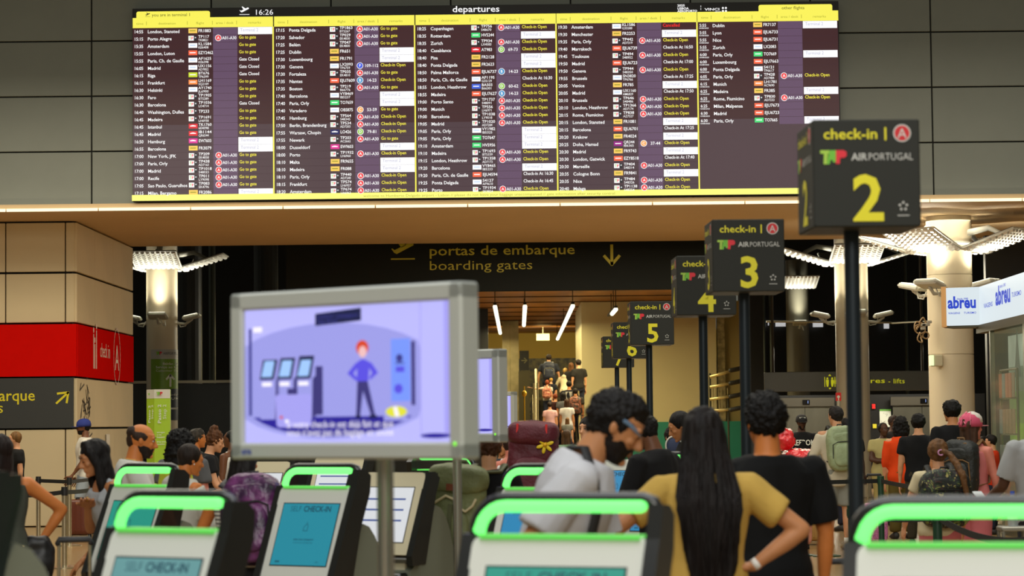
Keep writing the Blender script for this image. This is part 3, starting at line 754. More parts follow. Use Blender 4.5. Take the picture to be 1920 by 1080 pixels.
for num, pxc, Y, polx, desc in (('2', 1625.5, 10.2, 1603, 'nearest and largest'), ('3', 1402, 15.2, 1399, 'second nearest'), ('4', 1322.5, 18.5, 1321, 'partly hidden by sign 3'), ('5', 1220.5, 25.4, 1219, 'whole face in view'), ('6', 1181, 30.6, 1181, 'tucked behind sign 5'), ('7', 1157, 35.6, 1158, 'farthest')):
    x = P(pxc, 500, Y).x
    s = empty('check_in_sign', (x, Y+SB/2, 0), R(1.6), 'charcoal check-in sign with yellow number %s on a dark pole, %s' % (num, desc), 'sign', 'numbered check-in signs on poles')
    px_ = P(polx, 800, Y+SB/2).x-x
    q = MB(); q.cyl((px_, 0, .02), (px_, 0, ZT-SB+.05), .034, n=20); q.build('pole', m_pole, s, 40)
    q = MB(); q.cyl((px_, 0, 0), (px_, 0, .02), .2, n=28); q.build('base_plate', m_pole, s, 30)
    q = MB(); q.box((0, 0, ZT-SB/2), (SB, SB, SB), bevel=.006); bx = q.build('sign_box', m_sg, s)
    q = MB(); face_print(q, num, X, V((0, -SB/2-.002, ZT-SB/2)), SB/2)
    face_print(q, num, V((0, -1, 0)), V((-SB/2-.002, 0, ZT-SB/2)), SB/2)
    face_print(q, num, V((0, 1, 0)), V((SB/2+.002, 0, ZT-SB/2)), SB/2)
    o = q.build('lettering', MS, bx, fix=False); o['kind'] = 'stuff'
# ================================================================ monitors on poles
m_bez = mat('monitor_silver', (186, 190, 184), .4, .15); m_chrome = mat('brushed_chrome', (190, 188, 176), .25, .9)
def monitor(x, y, rz, label, small=False, W=1.03, H=.56, zb=1.505):
    t = empty('pole_monitor', (x, y, 0), rz, label, 'monitor', 'silver monitors on chrome poles')
    q = MB(); q.cyl((.06, .10, .02), (.06, .10, zb+.2), .028, n=24); q.build('pole', m_chrome, t, 40)
    q = MB(); q.cyl((.06, .10, 0), (.06, .10, .02), .22, n=32); q.build('base_plate', m_chrome, t, 30)
    q = MB(); q.box((.06, .075, zb+H/2), (.3, .06, .3)); q.build('wall_mount', mat('mount_black', (28, 28, 28), .5), t)
    q = MB(); b = .058
    q.box((0, 0, zb+b*.85/2+.004), (W, .09, b*.95), bevel=.008); q.box((0, 0, zb+H-b/2), (W, .09, b), bevel=.008)
    q.box((-W/2+b/2, 0, zb+H/2), (b, .09, H), bevel=.008); q.box((W/2-b/2, 0, zb+H/2), (b, .09, H), bevel=.008)
    q.box((0, .025, zb+H/2), (W-.02, .05, H-.02)); q.build('bezel', m_bez, t)
    # screen picture
    q = MB(); x0, x1, z0, z1 = -W/2+b, W/2-b, zb+b, zb+H-b; w, h = x1-x0, z1-z0
    C = [(120, 120, 250), (186, 184, 252), (156, 156, 230), (40, 30, 150), (25, 30, 70), (215, 70, 40), (238, 190, 190), (90, 80, 225), (60, 60, 140), (225, 225, 60), (120, 150, 250), (165, 160, 240), (60, 55, 120), (160, 200, 255), (250, 245, 255)]
    Mt = [glow(c_, 1.0, 'video_%d' % i) for i, c_ in enumerate(C)]
    def L(pts, k, d): q.add([(x0+u*w, -.047+.02-d*.0006, z0+v_*h) for u, v_ in pts], [tuple(range(len(pts)))], k)
    def RC(a, b_, c_, d_, k, d): L([(a, b_), (c_, b_), (c_, d_), (a, d_)], k, d)
    RC(0, 0, 1, 1, 1, 0)
    el = lambda cx, cy, rx, ry, n=36, a0=0, a1=2*pi: [(cx+rx*cos(a0+(a1-a0)*i/n), cy+ry*sin(a0+(a1-a0)*i/n)) for i in range(n)]
    L([(min(max(u, .0), .86), v_) for u, v_ in el(.42, .45, .56, .43)], 2, 1)
    L([(min(max(u, .03), .86), min(v_, .185)) for u, v_ in el(.43, .33, .45, .29)], 3, 2)
    RC(.86, 0, 1, 1, 11, 3); RC(.865, .03, .97, 1, 1, 4); RC(.86, 0, 1, .035, 1, 5); L([(min(u, 1), v_) for u, v_ in el(.93, .04, .07, .018)], 3, 6)
    RC(.02, .2, .035, .86, 8, 3)
    for i, ux_ in enumerate((.08, .17, .265)):
        L([(ux_, .17), (ux_+.075, .17), (ux_+.08, .47), (ux_, .47)], 2, 5); L([(ux_+.075, .17), (ux_+.1, .2), (ux_+.1, .5), (ux_+.08, .47)], 12, 5)
        L([(ux_-.003, .47), (ux_+.07, .47), (ux_+.09, .62+.01*i), (ux_+.015, .62+.01*i)], 4, 6); L([(ux_+.006, .49), (ux_+.06, .49), (ux_+.075, .61), (ux_+.025, .61)], 13, 7)
        RC(ux_+.01, .42, ux_+.06, .45, 14, 7)
    RC(.36, .2, .395, .56, 12, 5)
    L([(.36, .86), (.585, .885), (.585, .99-.01), (.36, .96-.01)], 4, 6)
    text(q, 'control / passaport', (x0+.372*w, -.034, z0+.912*h), X, Z, .022, 8, 0, width=.2*w); text(q, 'bag drop', (x0+.372*w, -.034, z0+.875*h), X, Z, .022, 8, 0, width=.1*w)
    L(el(.59, .685, .03, .055, 20), 5, 7); L(el(.592, .655, .019, .042, 16), 6, 8)
    L([(.555, .57), (.585, .60), (.60, .60), (.635, .57), (.665, .50), (.628, .45), (.622, .465), (.638, .5), (.622, .535), (.618, .44), (.562, .44), (.566, .535), (.545, .5), (.568, .46), (.558, .445), (.517, .5)], 7, 7)
    L([(.565, .44), (.615, .44), (.65, .19), (.63, .19), (.592, .37), (.578, .19), (.558, .19)], 12, 7)
    L([(.62, .17), (.66, .17), (.655, .195), (.625, .195)], 4, 8); L([(.555, .17), (.585, .17), (.578, .195), (.558, .195)], 4, 8)
    RC(.725, .29, .815, .74, 10, 5); RC(.745, .56, .79, .57, 8, 6); L(el(.765, .6, .016, .03, 16), 8, 6); RC(.748, .5, .788, .54, 7, 6); L(el(.76, .38, .02, .035, 16), 7, 6)
    RC(.82, .26, .838, .72, 12, 6)
    L(el(.75, .215, .05, .04, 20), 9, 8); L([(.745, .18), (.765, .18), (.752, .255), (.737, .25)], 14, 9); RC(.69, .15, .80, .185, 2, 7)
    L([(.165, .13), (.175, .11), (.32, .11), (.34, .13), (.34, .34), (.33, .355), (.17, .355), (.16, .34)], 11, 9); RC(.22, .355, .27, .40, 12, 8); L(el(.19, .185, .008, .012, 12), 5, 10); L(el(.218, .155, .01, .014, 12), 14, 10)
    RC(.045, .83, .09, .87, 14, 6)
    text(q, 'si votre check-in est déjà fait et que', (x0+.48*w, -.036, z0+.105*h), X, Z, .034, 14, 0, width=.52*w, align='c')
    text(q, 'vous n’avez pas de bagage en soute', (x0+.48*w, -.036, z0+.045*h), X, Z, .034, 14, 0, width=.52*w, align='c')
    c = MB(); c.box((0, -.02, zb+H/2), (w+.006, .012, h+.006)); sc_ = c.build('screen', glow(C[1], 1.0, 'video_1'), t)
    o = q.build('video_picture', Mt, sc_, fix=False); o['kind'] = 'stuff'
    q = MB(); text(q, 'ana', (x0+.0, -.047, zb+.018), X, Z, .034, 0, .02); q.build('badge_print', mat('badge_blue', (50, 70, 160), .4), t)
    q = MB(); q.ell((W/2-.03, -.046, zb+.05), (.006, .003, .006)); q.build('status_light', glow((120, 240, 40), 1.5), t)
    return t
xl_, xr_ = P(447, 700, 8.35).x, P(884, 700, 7.7).x
monitor((xl_+xr_)/2, 8.03, math.atan2(-.65, xr_-xl_), 'big silver monitor in the foreground showing a red haired cartoon woman beside kiosks')
def mon2(pxr, Y, lab):
    xr2 = P(pxr, 740, Y-.32).x; th = math.atan2(-.65, .797)
    monitor(xr2-.515*cos(th), Y-.32-.515*sin(th), th, lab)
mon2(944, 15.0, 'second silver monitor half hidden behind the big foreground monitor')
mon2(966.5, 34.5, 'small far silver monitor right of the second monitor')
# ================================================================ self check-in kiosks
m_kw = mat('kiosk_white', (205, 208, 200), .38, coat=.2); m_kc = mat('kiosk_cream', (218, 208, 176), .4); m_kb = mat('kiosk_black', (22, 23, 22), .28, coat=.4); m_kg = mat('kiosk_grey', (120, 124, 108), .45)
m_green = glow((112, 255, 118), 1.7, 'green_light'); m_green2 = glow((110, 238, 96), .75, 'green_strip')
m_teal = glow((38, 150, 172), .72, 'kiosk_screen')
def kiosk(px, Y, rz, label, ztop=1.39, teal=None, W=.47, handle=True, mw=None, txt=True, style='teal', body=None):
    """faces local -Y; ztop = top of handle"""
    x = P(px, 900, Y).x; mw = mw or m_kw
    t = empty('check_in_kiosk', (x, Y, 0), rz, label, 'kiosk', 'self check-in kiosks')
    zf = ztop-.115; Hf = .50; run = .20                       # face top, vertical height, forward run
    def Fp(u, v_, d=0):                                        # u -.5..5, v_ 0 top ..1 bottom
        nx = V((0, -Hf, run)).normalized()
        return V((u*W, -run*v_, zf-Hf*v_))+nx*d
    n_ = V((0, -Hf, run)).normalized(); uy = (Fp(0, 0)-Fp(0, 1)).normalized(); hl = (Fp(0, 0)-Fp(0, 1)).length
    # black shell behind the face
    q = MB(); q.prism([(-.0, zf), (-run, zf-Hf), (-run-.02, zf-Hf-.02), (-run+.06, zf-Hf-.06), (-.02, zf-Hf-.06), (.12, zf-.05), (.12, zf)], -W/2+.004, W/2-.004, 'x'); q.build('shell', m_kb, t)
    # front bezel: rounded slab with 4 bars and corner radius
    q = MB(); T = M(((1, 0, 0, 0), (0, uy.y, n_.y, 0), (0, uy.z, n_.z, 0), (0, 0, 0, 1)))
    T.translation = Fp(0, .5); q.T = T
    hw, hh_ = W/2, hl/2; r_ = .035
    out = [];
    for cx, cy, a0 in ((hw-r_, hh_-r_, 0), (-hw+r_, hh_-r_, 90), (-hw+.01, -hh_+.01, 180), (hw-.01, -hh_+.01, 270)):
        rr = r_ if cy > 0 else .01
        for i in range(6):
            a = R(a0+i*18); out.append((cx+rr*cos(a), cy+rr*sin(a)))
    q.prism(out, -.012, .016, 'z'); bz = q.build('bezel', mw, t, 30)
    sw, sh = W*.78, hl*.66; cy = -.01
    q = MB(); q.T = T; q.box((0, cy, .0165), (sw+.012, sh+.012, .003)); q.build('screen_frame', m_kb, t)
    q = MB(); q.T = T; q.box((0, cy, .0185), (sw, sh, .003)); cols = {'teal': m_teal, 'blue': glow((46, 140, 190), .8, 'kiosk_screen'), 'white': glow((225, 228, 232), .85, 'kiosk_screen'), 'green': glow((40, 160, 140), .75, 'kiosk_screen'), 'pale': glow((120, 178, 180), .62, 'kiosk_screen')}
    sc_ = q.build('screen', cols[style], t)
    q = MB(); uT = lambda a, b, d=.0212: T @ V((a, b, d))
    inv = V((1, 0, 0))
    if style != 'white':
        text(q, 'SELF', uT(-sw*.36, cy+sh*.37), X, uy, .047, 0, -.012, width=sw*.20)
        text(q, 'CHECK-IN', uT(-sw*.12, cy+sh*.37), X, uy, .047, 0, .022, width=sw*.50)
        stroke(q, [(0, .04), (.012, .02), (.012, -.01), (-.016, -.01), (-.016, .01), (0, .03)], .003, uT(0, cy+.03), X, uy)
        text(q, 'scan your passport', uT(0, cy-.035), X, uy, .018, 0, .016, align='c'); text(q, 'or enter your booking code', uT(0, cy-.052), X, uy, .012, 0, 0, align='c')
        text(q, 'ana', uT(-sw*.42, cy-sh*.46), X, uy, .022, 0, .03); text(q, 'info', uT(sw*.3, cy-sh*.46), X, uy, .016, 0, 0)
    else:
        for k in range(3):
            a, b = uT(-sw*.4, cy+sh*.3-k*.07), uT(sw*.4, cy+sh*.3-k*.07); q.quad(a, b, b-uy*.012, a-uy*.012, 0)
    o = q.build('screen_print', glow((20, 60, 78) if style != 'white' else (70, 90, 150), .9), sc_, fix=False); o['kind'] = 'stuff'
    # halo handle
    if handle:
        zt = ztop; yb = .02; rI = .085
        path = [(-hw+.012, zf+.004)]+[(-hw+.012+rI*(1-cos(R(a))), zt-.022-rI+rI*sin(R(a))) for a in range(0, 91, 15)]+[(hw-.03, zt-.022)]
        path = [(a, min(b, zt-.022)) for a, b in path]; path[0] = (-hw+.010, zf+.02)
        q = MB(); q.tube([(a, yb-.014, b) for a, b in path], .0185, n=12); q.build('light_bar', m_green, t, True)
        out = [(-hw-.012, zf-.06)]+[(-hw-.012+(rI+.02)*(1-cos(R(a))), zt-(rI+.02)+(rI+.02)*sin(R(a))) for a in range(0, 91, 15)]+[(hw-.03, zt), (hw+.0, zt-.01), (hw+.014, zt-.035), (hw+.016, zf+.02)]
        q = MB(); q.tube([(a, yb+.012, b) for a, b in out], .021, n=12); q.build('handle_frame', m_kb, t, True)
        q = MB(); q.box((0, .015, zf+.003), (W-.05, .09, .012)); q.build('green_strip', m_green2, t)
    # black side cheeks running from handle to base of the face
    for sx in (1, -1):
        xx = sx*(hw+.017)
        pr = [(.07, ztop-.02), (.0, ztop-.015), (-.03, zf+.0), (-run-.05, zf-Hf), (-run-.03, zf-Hf-.08), (-run+.05, zf-Hf-.08), (.10, zf-.03), (.11, ztop-.05)]
        if sx < 0 or not handle: pr = [(.03, zf+.01), (-.01, zf+.01), (-run-.03, zf-Hf), (-run-.02, zf-Hf-.06), (-run+.05, zf-Hf-.06), (.08, zf-.03)]
        q = MB(); q.prism(pr, xx-.022, xx+.022, 'x'); q.build('side_cheek', m_kb, t)
    # pedestal with curved back
    mbod = body or m_kg
    prof = [(-run+.02, zf-Hf-.10), (-.10, zf-Hf-.04)]+[(.10+.22*sin(R(a)), zf-Hf+.30-.55*(1-cos(R(a)))) for a in range(0, 91, 15)]+[(.33, .3), (.28, .06), (-.14, .06), (-.16, .5)]
    q = MB(); q.prism(prof, -W/2+.01, W/2-.01, 'x'); q.build('pedestal', mbod, t)
    q = MB(); q.box((0, -run-.01, zf-Hf-.13), (W-.06, .10, .05), bevel=.01); q.build('printer_tray', m_kb, t)
    q = MB(); q.box((0, -.155, .62), (W-.12, .02, .5)); q.build('service_door', mw, t)
    q = MB(); q.box((0, .05, .03), (W+.06, .62, .06), bevel=.01); q.build('plinth', m_kb, t)
    return t
K = R(-33)
kiosk(318, 8.1, K, 'near left kiosk with glowing green handle below the bald man', style='pale')
kiosk(596, 13.6, K, 'kiosk with full teal self check-in screen under the big monitor', W=.49)
kiosk(1052, 7.35, R(-22), 'near centre kiosk in front of the man in the white T-shirt', style='green', W=.56)
kiosk(1845, 6.6, R(-14), 'nearest kiosk at the bottom right corner', W=.68, style='blue')
kiosk(268, 14.4, R(-40), 'kiosk behind the near left one, beside the dark haired woman', style='green', W=.49)
kiosk(1015, 12.8, K, 'kiosk with blue screen behind the bent arm of the man in white', style='blue')
kiosk(1250, 17.4, K, 'kiosk between the bun haired woman and the long haired woman', W=.5, style='blue')
kiosk(733, 15.4, K, 'cream kiosk with white screen behind the thick chrome pole', handle=False, mw=m_kc, style='white', W=.56, ztop=1.43)
kiosk(1163, 20.5, R(-20), 'far kiosk with blue screen seen past the black strap', handle=False, style='blue', ztop=1.42, W=.52)
kiosk(-122, 7.2, R(-38), 'kiosk cut off by the left edge of the picture', handle=False, style='pale', ztop=1.60, W=.5)
kiosk(500, 20, R(-30), 'far cream kiosk above the purple backpack', handle=False, mw=m_kc, style='white', ztop=1.44, W=.5)
kiosk(838, 18.4, R(150), 'cream kiosk turned with its curved back to the thin chrome pole', mw=m_kc, body=m_kc, W=.5)
kiosk(640, 21, R(-30), 'far cream kiosk seen through the gap under the monitor', handle=False, mw=m_kc, style='white', ztop=1.46, W=.5)
# ================================================================ totem, column wraps
tt = empty('step_totem', (P(297, 900, 31).x, 31, 0), 0, 'lime green Passo 2 Step 2 totem in front of the left column', 'sign')
m_lime = mat('lime_board', (172, 208, 30), .5); m_lime2 = mat('lime_side', (150, 190, 26), .5)
zt_ = P(297, 730, 31).z; w2 = .29/2
q = MB(); pa = (P(275, 800, 31.2).x-tt.location.x, .2); pb = (P(289.5, 800, 31).x-tt.location.x, 0); pc_ = (P(318.5, 800, 31).x-tt.location.x, .03)
q.prism([pa, pb, pc_, (pc_[0]-.03, .3)], 0, zt_, 'z'); q.build('board', m_lime, tt)
q = MB(); hp = zt_-P(297, 747, 31).z
q.prism([(pa[0], pa[1]-.004), (pb[0], pb[1]-.004), (pc_[0], pc_[1]-.004), (pc_[0], pc_[1]), (pb[0], .0), pa], zt_-hp, zt_, 'z'); q.build('header', mat('totem_white', (225, 218, 200), .5), tt)
def vtext(q, s, px, py0, py1, cap, off, Y, k=0):   # reads upward
    h = (py0-py1)/F*Y; text(q, s, P(px, py0, Y)-tt.location, Z, -X, cap/F*Y/.73, k, off, width=h)
q = MB(); vtext(q, 'Passo 2', 302, 794, 758, 6.4, .014, 30.99); vtext(q, 'Step 2', 311.5, 786, 758, 6.4, -.004, 30.99)
vtext(q, 'Passo 2', 282, 793, 760, 4, .01, 31.07); vtext(q, 'Step 2', 287, 786, 759, 3.4, -.004, 31.0)
for i, (s, w) in enumerate((('entregue', 15), ('a sua', 9), ('bagagem', 15), ('', 1), ('drop your', 17), ('reception', 15))):
    if s: text(q, s, P(294, 812+i*4.4, 30.99)-tt.location, X, Z, .028, 0, .01, width=w/F*31)
q.build('lettering', mat('print_white', (240, 240, 225), .5), tt)
q = MB(); tap(q, P(293, 741, 30.98)-tt.location, X, 12/F*31, 0, 1, 2); tap(q, P(277, 741, 31.12)-tt.location, X, 7/F*31, 0, 1, 2); q.build('logo', [m_tg, m_tr, m_lgr], tt, fix=False)
# wrap on left column
def wrap(px, Y, rad, py0, py1, a0, a1, name, m_, label):
    c = P(px, 700, Y); q = MB(); z0, z1 = P(px, py1, Y-rad).z, P(px, py0, Y-rad).z; n = 20
    pts = [(c.x+rad*cos(R(a0+(a1-a0)*i/n)), c.y+rad*sin(R(a0+(a1-a0)*i/n))) for i in range(n+1)]
    inn = [(c.x+(rad-.01)*cos(R(a0+(a1-a0)*i/n)), c.y+(rad-.01)*sin(R(a0+(a1-a0)*i/n))) for i in range(n, -1, -1)]
    q.prism(pts+inn, z0, z1, 'z'); o = q.build(name, m_, None, 30); tag(o, label, 'sign'); return o, c
def wtext(q, c, rad, s, pxa, pxb, py, cap, Y, off=0, k=0, px0=304):
    # text bent round the column
    t = MB(); w = (pxb-pxa)/F*Y; text(t, s, (0, 0, 0), X, Z, cap/F*Y/.73, k, off, width=w); x0 = P(pxa, py, Y-rad).x-c.x; z0 = P(pxa, py, Y-rad).z
    vs = []
    for v in t.v:
        xx = x0+v[0]; xx = max(-rad*.998, min(rad*.998, xx)); vs.append((c.x+xx, c.y-math.sqrt(max(0, (rad+.006)**2-xx*xx)), z0+v[2]))
    q.add(vs, t.f, k)
o1, cc = wrap(304, 55.5, .362, 655, 673, 235, 358, 'column_wrap', mat('wrap_pale', (190, 188, 180), .4), 'pale airline name wrap round the left column')
q = MB(); wtext(q, cc, .362, 'AIRPORTUGAL', 306, 340, 665, 5, 55.5, 0); o = q.build('lettering', mat('print_dark', (60, 60, 60), .5), o1)
q = MB(); tap(q, P(292, 665.5, 55.12), X, 12/F*55, 0, 1, 2); q.build('logo', [m_tg, m_tr, m_lgr], o1, fix=False)
o2, cc = wrap(304, 55.5, .362, 673, 729, 235, 358, 'column_wrap', mat('wrap_green', (120, 160, 24), .4), 'green customer service desk wrap with white arrow round the left column')
q = MB(); wtext(q, cc, .364, 'Balcão de', 305, 332, 684, 4.5, 55.5, .01); wtext(q, cc, .364, 'Serviço ao Cliente', 292, 345, 690.5, 4.5, 55.5, .01); wtext(q, cc, .364, 'Customer Service', 292, 345, 697, 4.5, 55.5, -.004)
ar = MB(); cz = P(320, 724, 55.2); s_ = 55.2/F; xo = P(320, 724, 55.2).x
stroke(ar, [(0, 0), (0, 20*s_)], .045, (xo-.0, 55.5-.345, cz.z), X, Z); stroke(ar, [(-7*s_, 13*s_), (0, 21*s_), (7*s_, 13*s_)], .045, (xo, 55.5-.345, cz.z), X, Z)
q.add(ar.v, ar.f); q.build('lettering', mat('print_white', (240, 240, 225), .5), o2)
o3, cc = wrap(304, 55.5, .362, 729, 788, 235, 358, 'column_wrap', mat('wrap_navy', (28, 36, 52), .4), 'navy premium check-in wrap low on the left column')
q = MB(); wtext(q, cc, .364, 'check-in', 296, 332, 742, 4.5, 55.5, .004); wtext(q, cc, .364, 'PREMIUM', 296, 333, 749.5, 4.5, 55.5, .004)
stroke(q, [(0, 0), (.2, 0)], .04, P(316, 766, 55.1), X, Z); q.build('lettering', mat('print_white', (240, 240, 225), .5), o3)
# ================================================================ lifts
YS = 55
ls = empty('lifts_sign', P(1590, 735, YS), 0, 'long dark grey elevadores lifts sign with yellow lift symbol', 'sign')
q = MB(); a, b = P(1433, 698, YS), P(1748, 735, YS); q.box(((a.x+b.x)/2-ls.location.x, .04, (a.z+P(1433, 735, YS).z)/2-ls.location.z), (b.x-a.x, .08, a.z-P(1433, 735, YS).z), bevel=.01); q.build('panel', mat('sign_grey3', (84, 84, 78), .4), ls)
q = MB(); fit(q, 'elevadores', 1560, 1660, 719, YS-.01, 9.5, .006, 0, ls.location); fit(q, '- lifts', 1665, 1697, 719, YS-.01, 9.5, -.004, 0, ls.location)
s_ = YS/F; o_ = P(1556, 716, YS-.01)-ls.location
for dx in (-9.5, 9.5): stroke(q, [(dx*s_, -9*s_), (dx*s_, 9*s_)], 1.3*s_, o_, X, Z)
for dx in (-4.5, 4.5):
    poly(q, [((dx+a)*s_, b*s_) for a, b in ((-2.6, 4), (2.6, 4), (2.4, -3), (1.4, -9), (-1.4, -9), (-2.4, -3))], o_, X, Z); disc(q, o_+V((dx*s_, 0, 6.5*s_)), X, Z, 1.8*s_)
for sg_ in (1, -1): poly(q, [(-3*s_, sg_*11*s_), (3*s_, sg_*11*s_), (0, sg_*14.5*s_)], o_, X, Z)
q.build('lettering', glow((190, 186, 24), .8, 'lit_yellow'), ls)
q = MB(); a = ls.location
for px_ in (1450, 1730): q.cyl((P(px_, 700, YS).x-a.x, .04, P(px_, 699, YS).z-a.z), (P(px_, 700, YS).x-a.x, .04, 8.3-a.z), .03, n=8)
q.build('hanger', mat('dark_steel', (60, 50, 35), .5, .4), ls)['kind'] = 'stuff'
YE = 58; m_door = mat('lift_steel', (128, 126, 112), .28, .75, var=.25, vscale=1.5, stretch=(1, 1, .4)); m_head = mat('lift_header', (84, 80, 70), .4, .5)
wall('wall_lifts', P(1395, 700, YE).x, P(1850, 700, YE).x, YE+.3, 0, P(1500, 741, YE).z, mat('lift_surround', (20, 20, 19), .4))
for n_, (xs, disp, lab) in enumerate((((1466, 1511, 1562), 1512, 'left stainless lift doors behind the man in the black cap'), ((1676, 1731, 1786), 1733, 'right stainless lift doors left of the large cream column'))):
    X0, X1, X2 = [P(v, 800, YE).x for v in xs]; zt2 = P(1500, 762, YE).z; zh = P(1500, 746, YE).z
    e = empty('lift', ((X0+X2)/2, YE+.1, 0), 0, lab, 'lift'); cx = (X0+X2)/2
    q = MB(); q.box(((X0+X1)/2-cx, .05, zt2/2), (X1-X0-.01, .06, zt2)); q.build('door', m_door, e)
    q = MB(); q.box(((X1+X2)/2-cx, .05, zt2/2), (X2-X1-.01, .06, zt2)); q.build('door', m_door, e)
    q = MB(); q.box((0, .03, (zt2+zh)/2), (X2-X0+.1, .12, zh-zt2)); q.build('header', m_head, e)
    q = MB(); q.box((P(disp, 755, YE).x-cx, -.04, (zt2+zh)/2), (.17, .03, .11)); d_ = q.build('display', mat('display_black', (10, 10, 12), .2), e)
    q = MB(); text(q, '1', V((P(disp, 755, YE).x-cx+.02, -.058, (zt2+zh)/2-.03)), X, Z, .09, 0, .01); q.build('digit', glow((150, 180, 255), 1), d_)
    area('lift_lobby_lamp', (cx, YE-1.5, 3.3), 1.5, 130, (1, .92, .75), sy=.6)
YV = 57.8
q = MB(); q.box((0, 0, 0), (.27, .02, .42)); o = q.build('wall_map', mat('map_paper', (206, 210, 196), .6)); o.location = P(1660, 784, YV+.47); tag(o, 'white map sheet with green top edge between the two lifts', 'poster')
q = MB(); q.box((0, -.012, .19), (.27, .01, .04)); q.build('map_header', mat('map_green', (90, 150, 60), .6), o)
q = MB(); rr = random.Random(5)
for i in range(9): x_, z_ = rr.uniform(-.09, .09), rr.uniform(-.16, .12); stroke(q, [(x_, z_), (x_+rr.uniform(-.05, .05), z_+rr.uniform(-.05, .05))], .006, (0, -.012, 0), X, Z)
q.build('map_lines', mat('print_dark', (60, 60, 60), .5), o)
q = MB(); q.box((0, 0, 0), (.09, .02, .1)); o = q.build('yellow_notice', mat('notice_yellow', (200, 190, 40), .6)); o.location = P(1640, 799, YV+.47); tag(o, 'small yellow notice left of the map sheet', 'notice')
q = MB(); q.box((0, 0, 0), (.07, .05, .11)); o = q.build('red_call_point', mat('call_red', (230, 30, 25), .5)); o.location = P(1638, 762, YV+.47); tag(o, 'small red alarm box above the yellow notice', 'alarm')
q = MB(); z_ = P(1572, 744, 50).z; x_ = P(1572, 744, 50).x
fs = empty('fire_point', (x_, 50, 0), 0, 'red fire hose sign on a slim white post beside the middle column', 'sign')
q.box((0, 0, z_), (.11, .03, .17)); pl_ = q.build('sign_plate', mat('call_red', (230, 30, 25), .5), fs)
q = MB(); disc(q, (0, -.017, z_), X, Z, .03); q.box((0, -.017, z_-.04), (.02, .002, .06)); q.build('symbol', mat('print_white', (240, 240, 225), .5), pl_)
q = MB(); q.cyl((0, 0, 0), (0, 0, z_-.08), .035, n=14); q.build('post', mat('post_pale', (200, 196, 176), .5), fs, 40)
# light rail and bright far windows on the right
Yr = 66
q = MB(); q.cyl(P(1437, 603, Yr), P(1672, 605, Yr), .025, n=8); q.cyl(P(1672, 606, Yr), P(1745, 602, Yr-4), .02, n=8)
tag(q.build('cable_rail', mat('pale_rail', (190, 186, 165), .5)), 'thin pale horizontal rail in the dark area right of sign 3', 'rail')['kind'] = 'structure'
for a, b, c_, d_ in ((1440, 602, 1449, 610), (1454, 602, 1473, 612), (1524, 602, 1543, 613), (1657, 604, 1667, 616)):
    p0, p1 = P(a, b, 79.6), P(c_, d_, 79.6); q = MB(); q.box(((p0.x+p1.x)/2, 79.6, (p0.z+p1.z)/2), (p1.x-p0.x, .05, abs(p0.z-p1.z))); o = q.build('window_1', glow((200, 200, 200), .8)); tag(o, kind='structure')
for px_ in (1433, 1446, 1700):
    q = MB(); q.cyl((P(px_, 650, 79).x, 79, 0), (P(px_, 650, 79).x, 79, 7), .06, n=8); o = q.build('far_mullion', mat('dull_steel', (70, 74, 66), .35, .6)); tag(o, kind='structure')
# emergency light, camera cluster on the large column
xe = P(1756, 676, 41.27)
q = MB(); q.box((0, 0, 0), (.20, .12, .20), bevel=.015); o = q.build('emergency_light', mat('box_cream', (200, 190, 160), .5)); o.location = xe; tag(o, 'small square emergency light on the left side of the large column', 'lamp')
q = MB(); q.box((-.09, -.03, 0), (.06, .14, .17)); q.build('lens', glow((235, 255, 190), 1.1), o)
cc_ = empty('cable_cluster', P(1734, 618, 41.3), 0, 'tangle of beige cables and fittings strung beside the large column', 'cables')
rr = random.Random(11)
for i in range(5):
    c0 = V((rr.uniform(-.13, .1), rr.uniform(-.05, .05), rr.uniform(-.14, .14))); rd = rr.uniform(.05, .11)
    q = MB(); ax = M.Rotation(rr.uniform(-.8, .8), 3, 'Y') @ M.Rotation(rr.uniform(0, 1.2), 3, 'Z')
    q.tube([c0+ax @ V((rd*cos(t_*.45), .02*sin(t_), rd*sin(t_*.45)*1.1)) for t_ in range(15)], .012, n=6); q.build('cable_loop', mat('cable_beige', (160, 130, 90), .5), cc_, True)
for i in range(5):
    q = MB(); q.box((rr.uniform(-.12, .08), 0, rr.uniform(-.02, .13)), (.08, .06, .05), bevel=.01); q.build('fitting', mat('fitting_grey', (170, 165, 150), .5), cc_)
# ================================================================ travel shop
Ys = 36; A_ = V((P(1836, 560, Ys).x, Ys, 0)); B_ = V((P(1920, 560, 32.5).x, 32.5, 0)); dr = (B_-A_).normalized(); B2 = B_+dr*3
zt0, zb0 = P(1836, 538, Ys).z, P(1836, 609, Ys).z
sh = empty('travel_shop_sign', (A_.x, A_.y, 0), 0, 'white lit travel agency fascia with blue lettering at the right edge', 'sign')
m_lb = glow((214, 226, 232), .95, 'lightbox_white'); m_wd = mat('wood_edge', (214, 160, 96), .5)
pl0 = V((P(1774, 560, Ys+.2).x-A_.x, .2, 0))
def slab(q, a, b, z0, z1, th=.04, k=None):
    a, b = V(a), V(b); d = (b-a).normalized(); n = V((d.y, -d.x, 0))*th
    vs = []
    for z in (z0, z1): vs += [(a.x, a.y, z), (b.x, b.y, z), (b.x-n.x, b.y-n.y, z), (a.x-n.x, a.y-n.y, z)]
    q.add(vs, [(3, 2, 1, 0), (4, 5, 6, 7), (0, 1, 5, 4), (1, 2, 6, 5), (2, 3, 7, 6), (3, 0, 4, 7)], k)
q = MB(); slab(q, pl0, (0, 0, 0), zb0, zt0, .1); q.build('lightbox', m_lb, sh)
q = MB(); slab(q, (0, 0, 0), B2-A_, zb0, zt0, .1); q.build('lightbox', m_lb, sh)
q = MB(); slab(q, pl0+V((-.07, .02, 0)), pl0, zb0-.02, zt0+.02, .5); q.build('wood_edge', m_wd, sh)
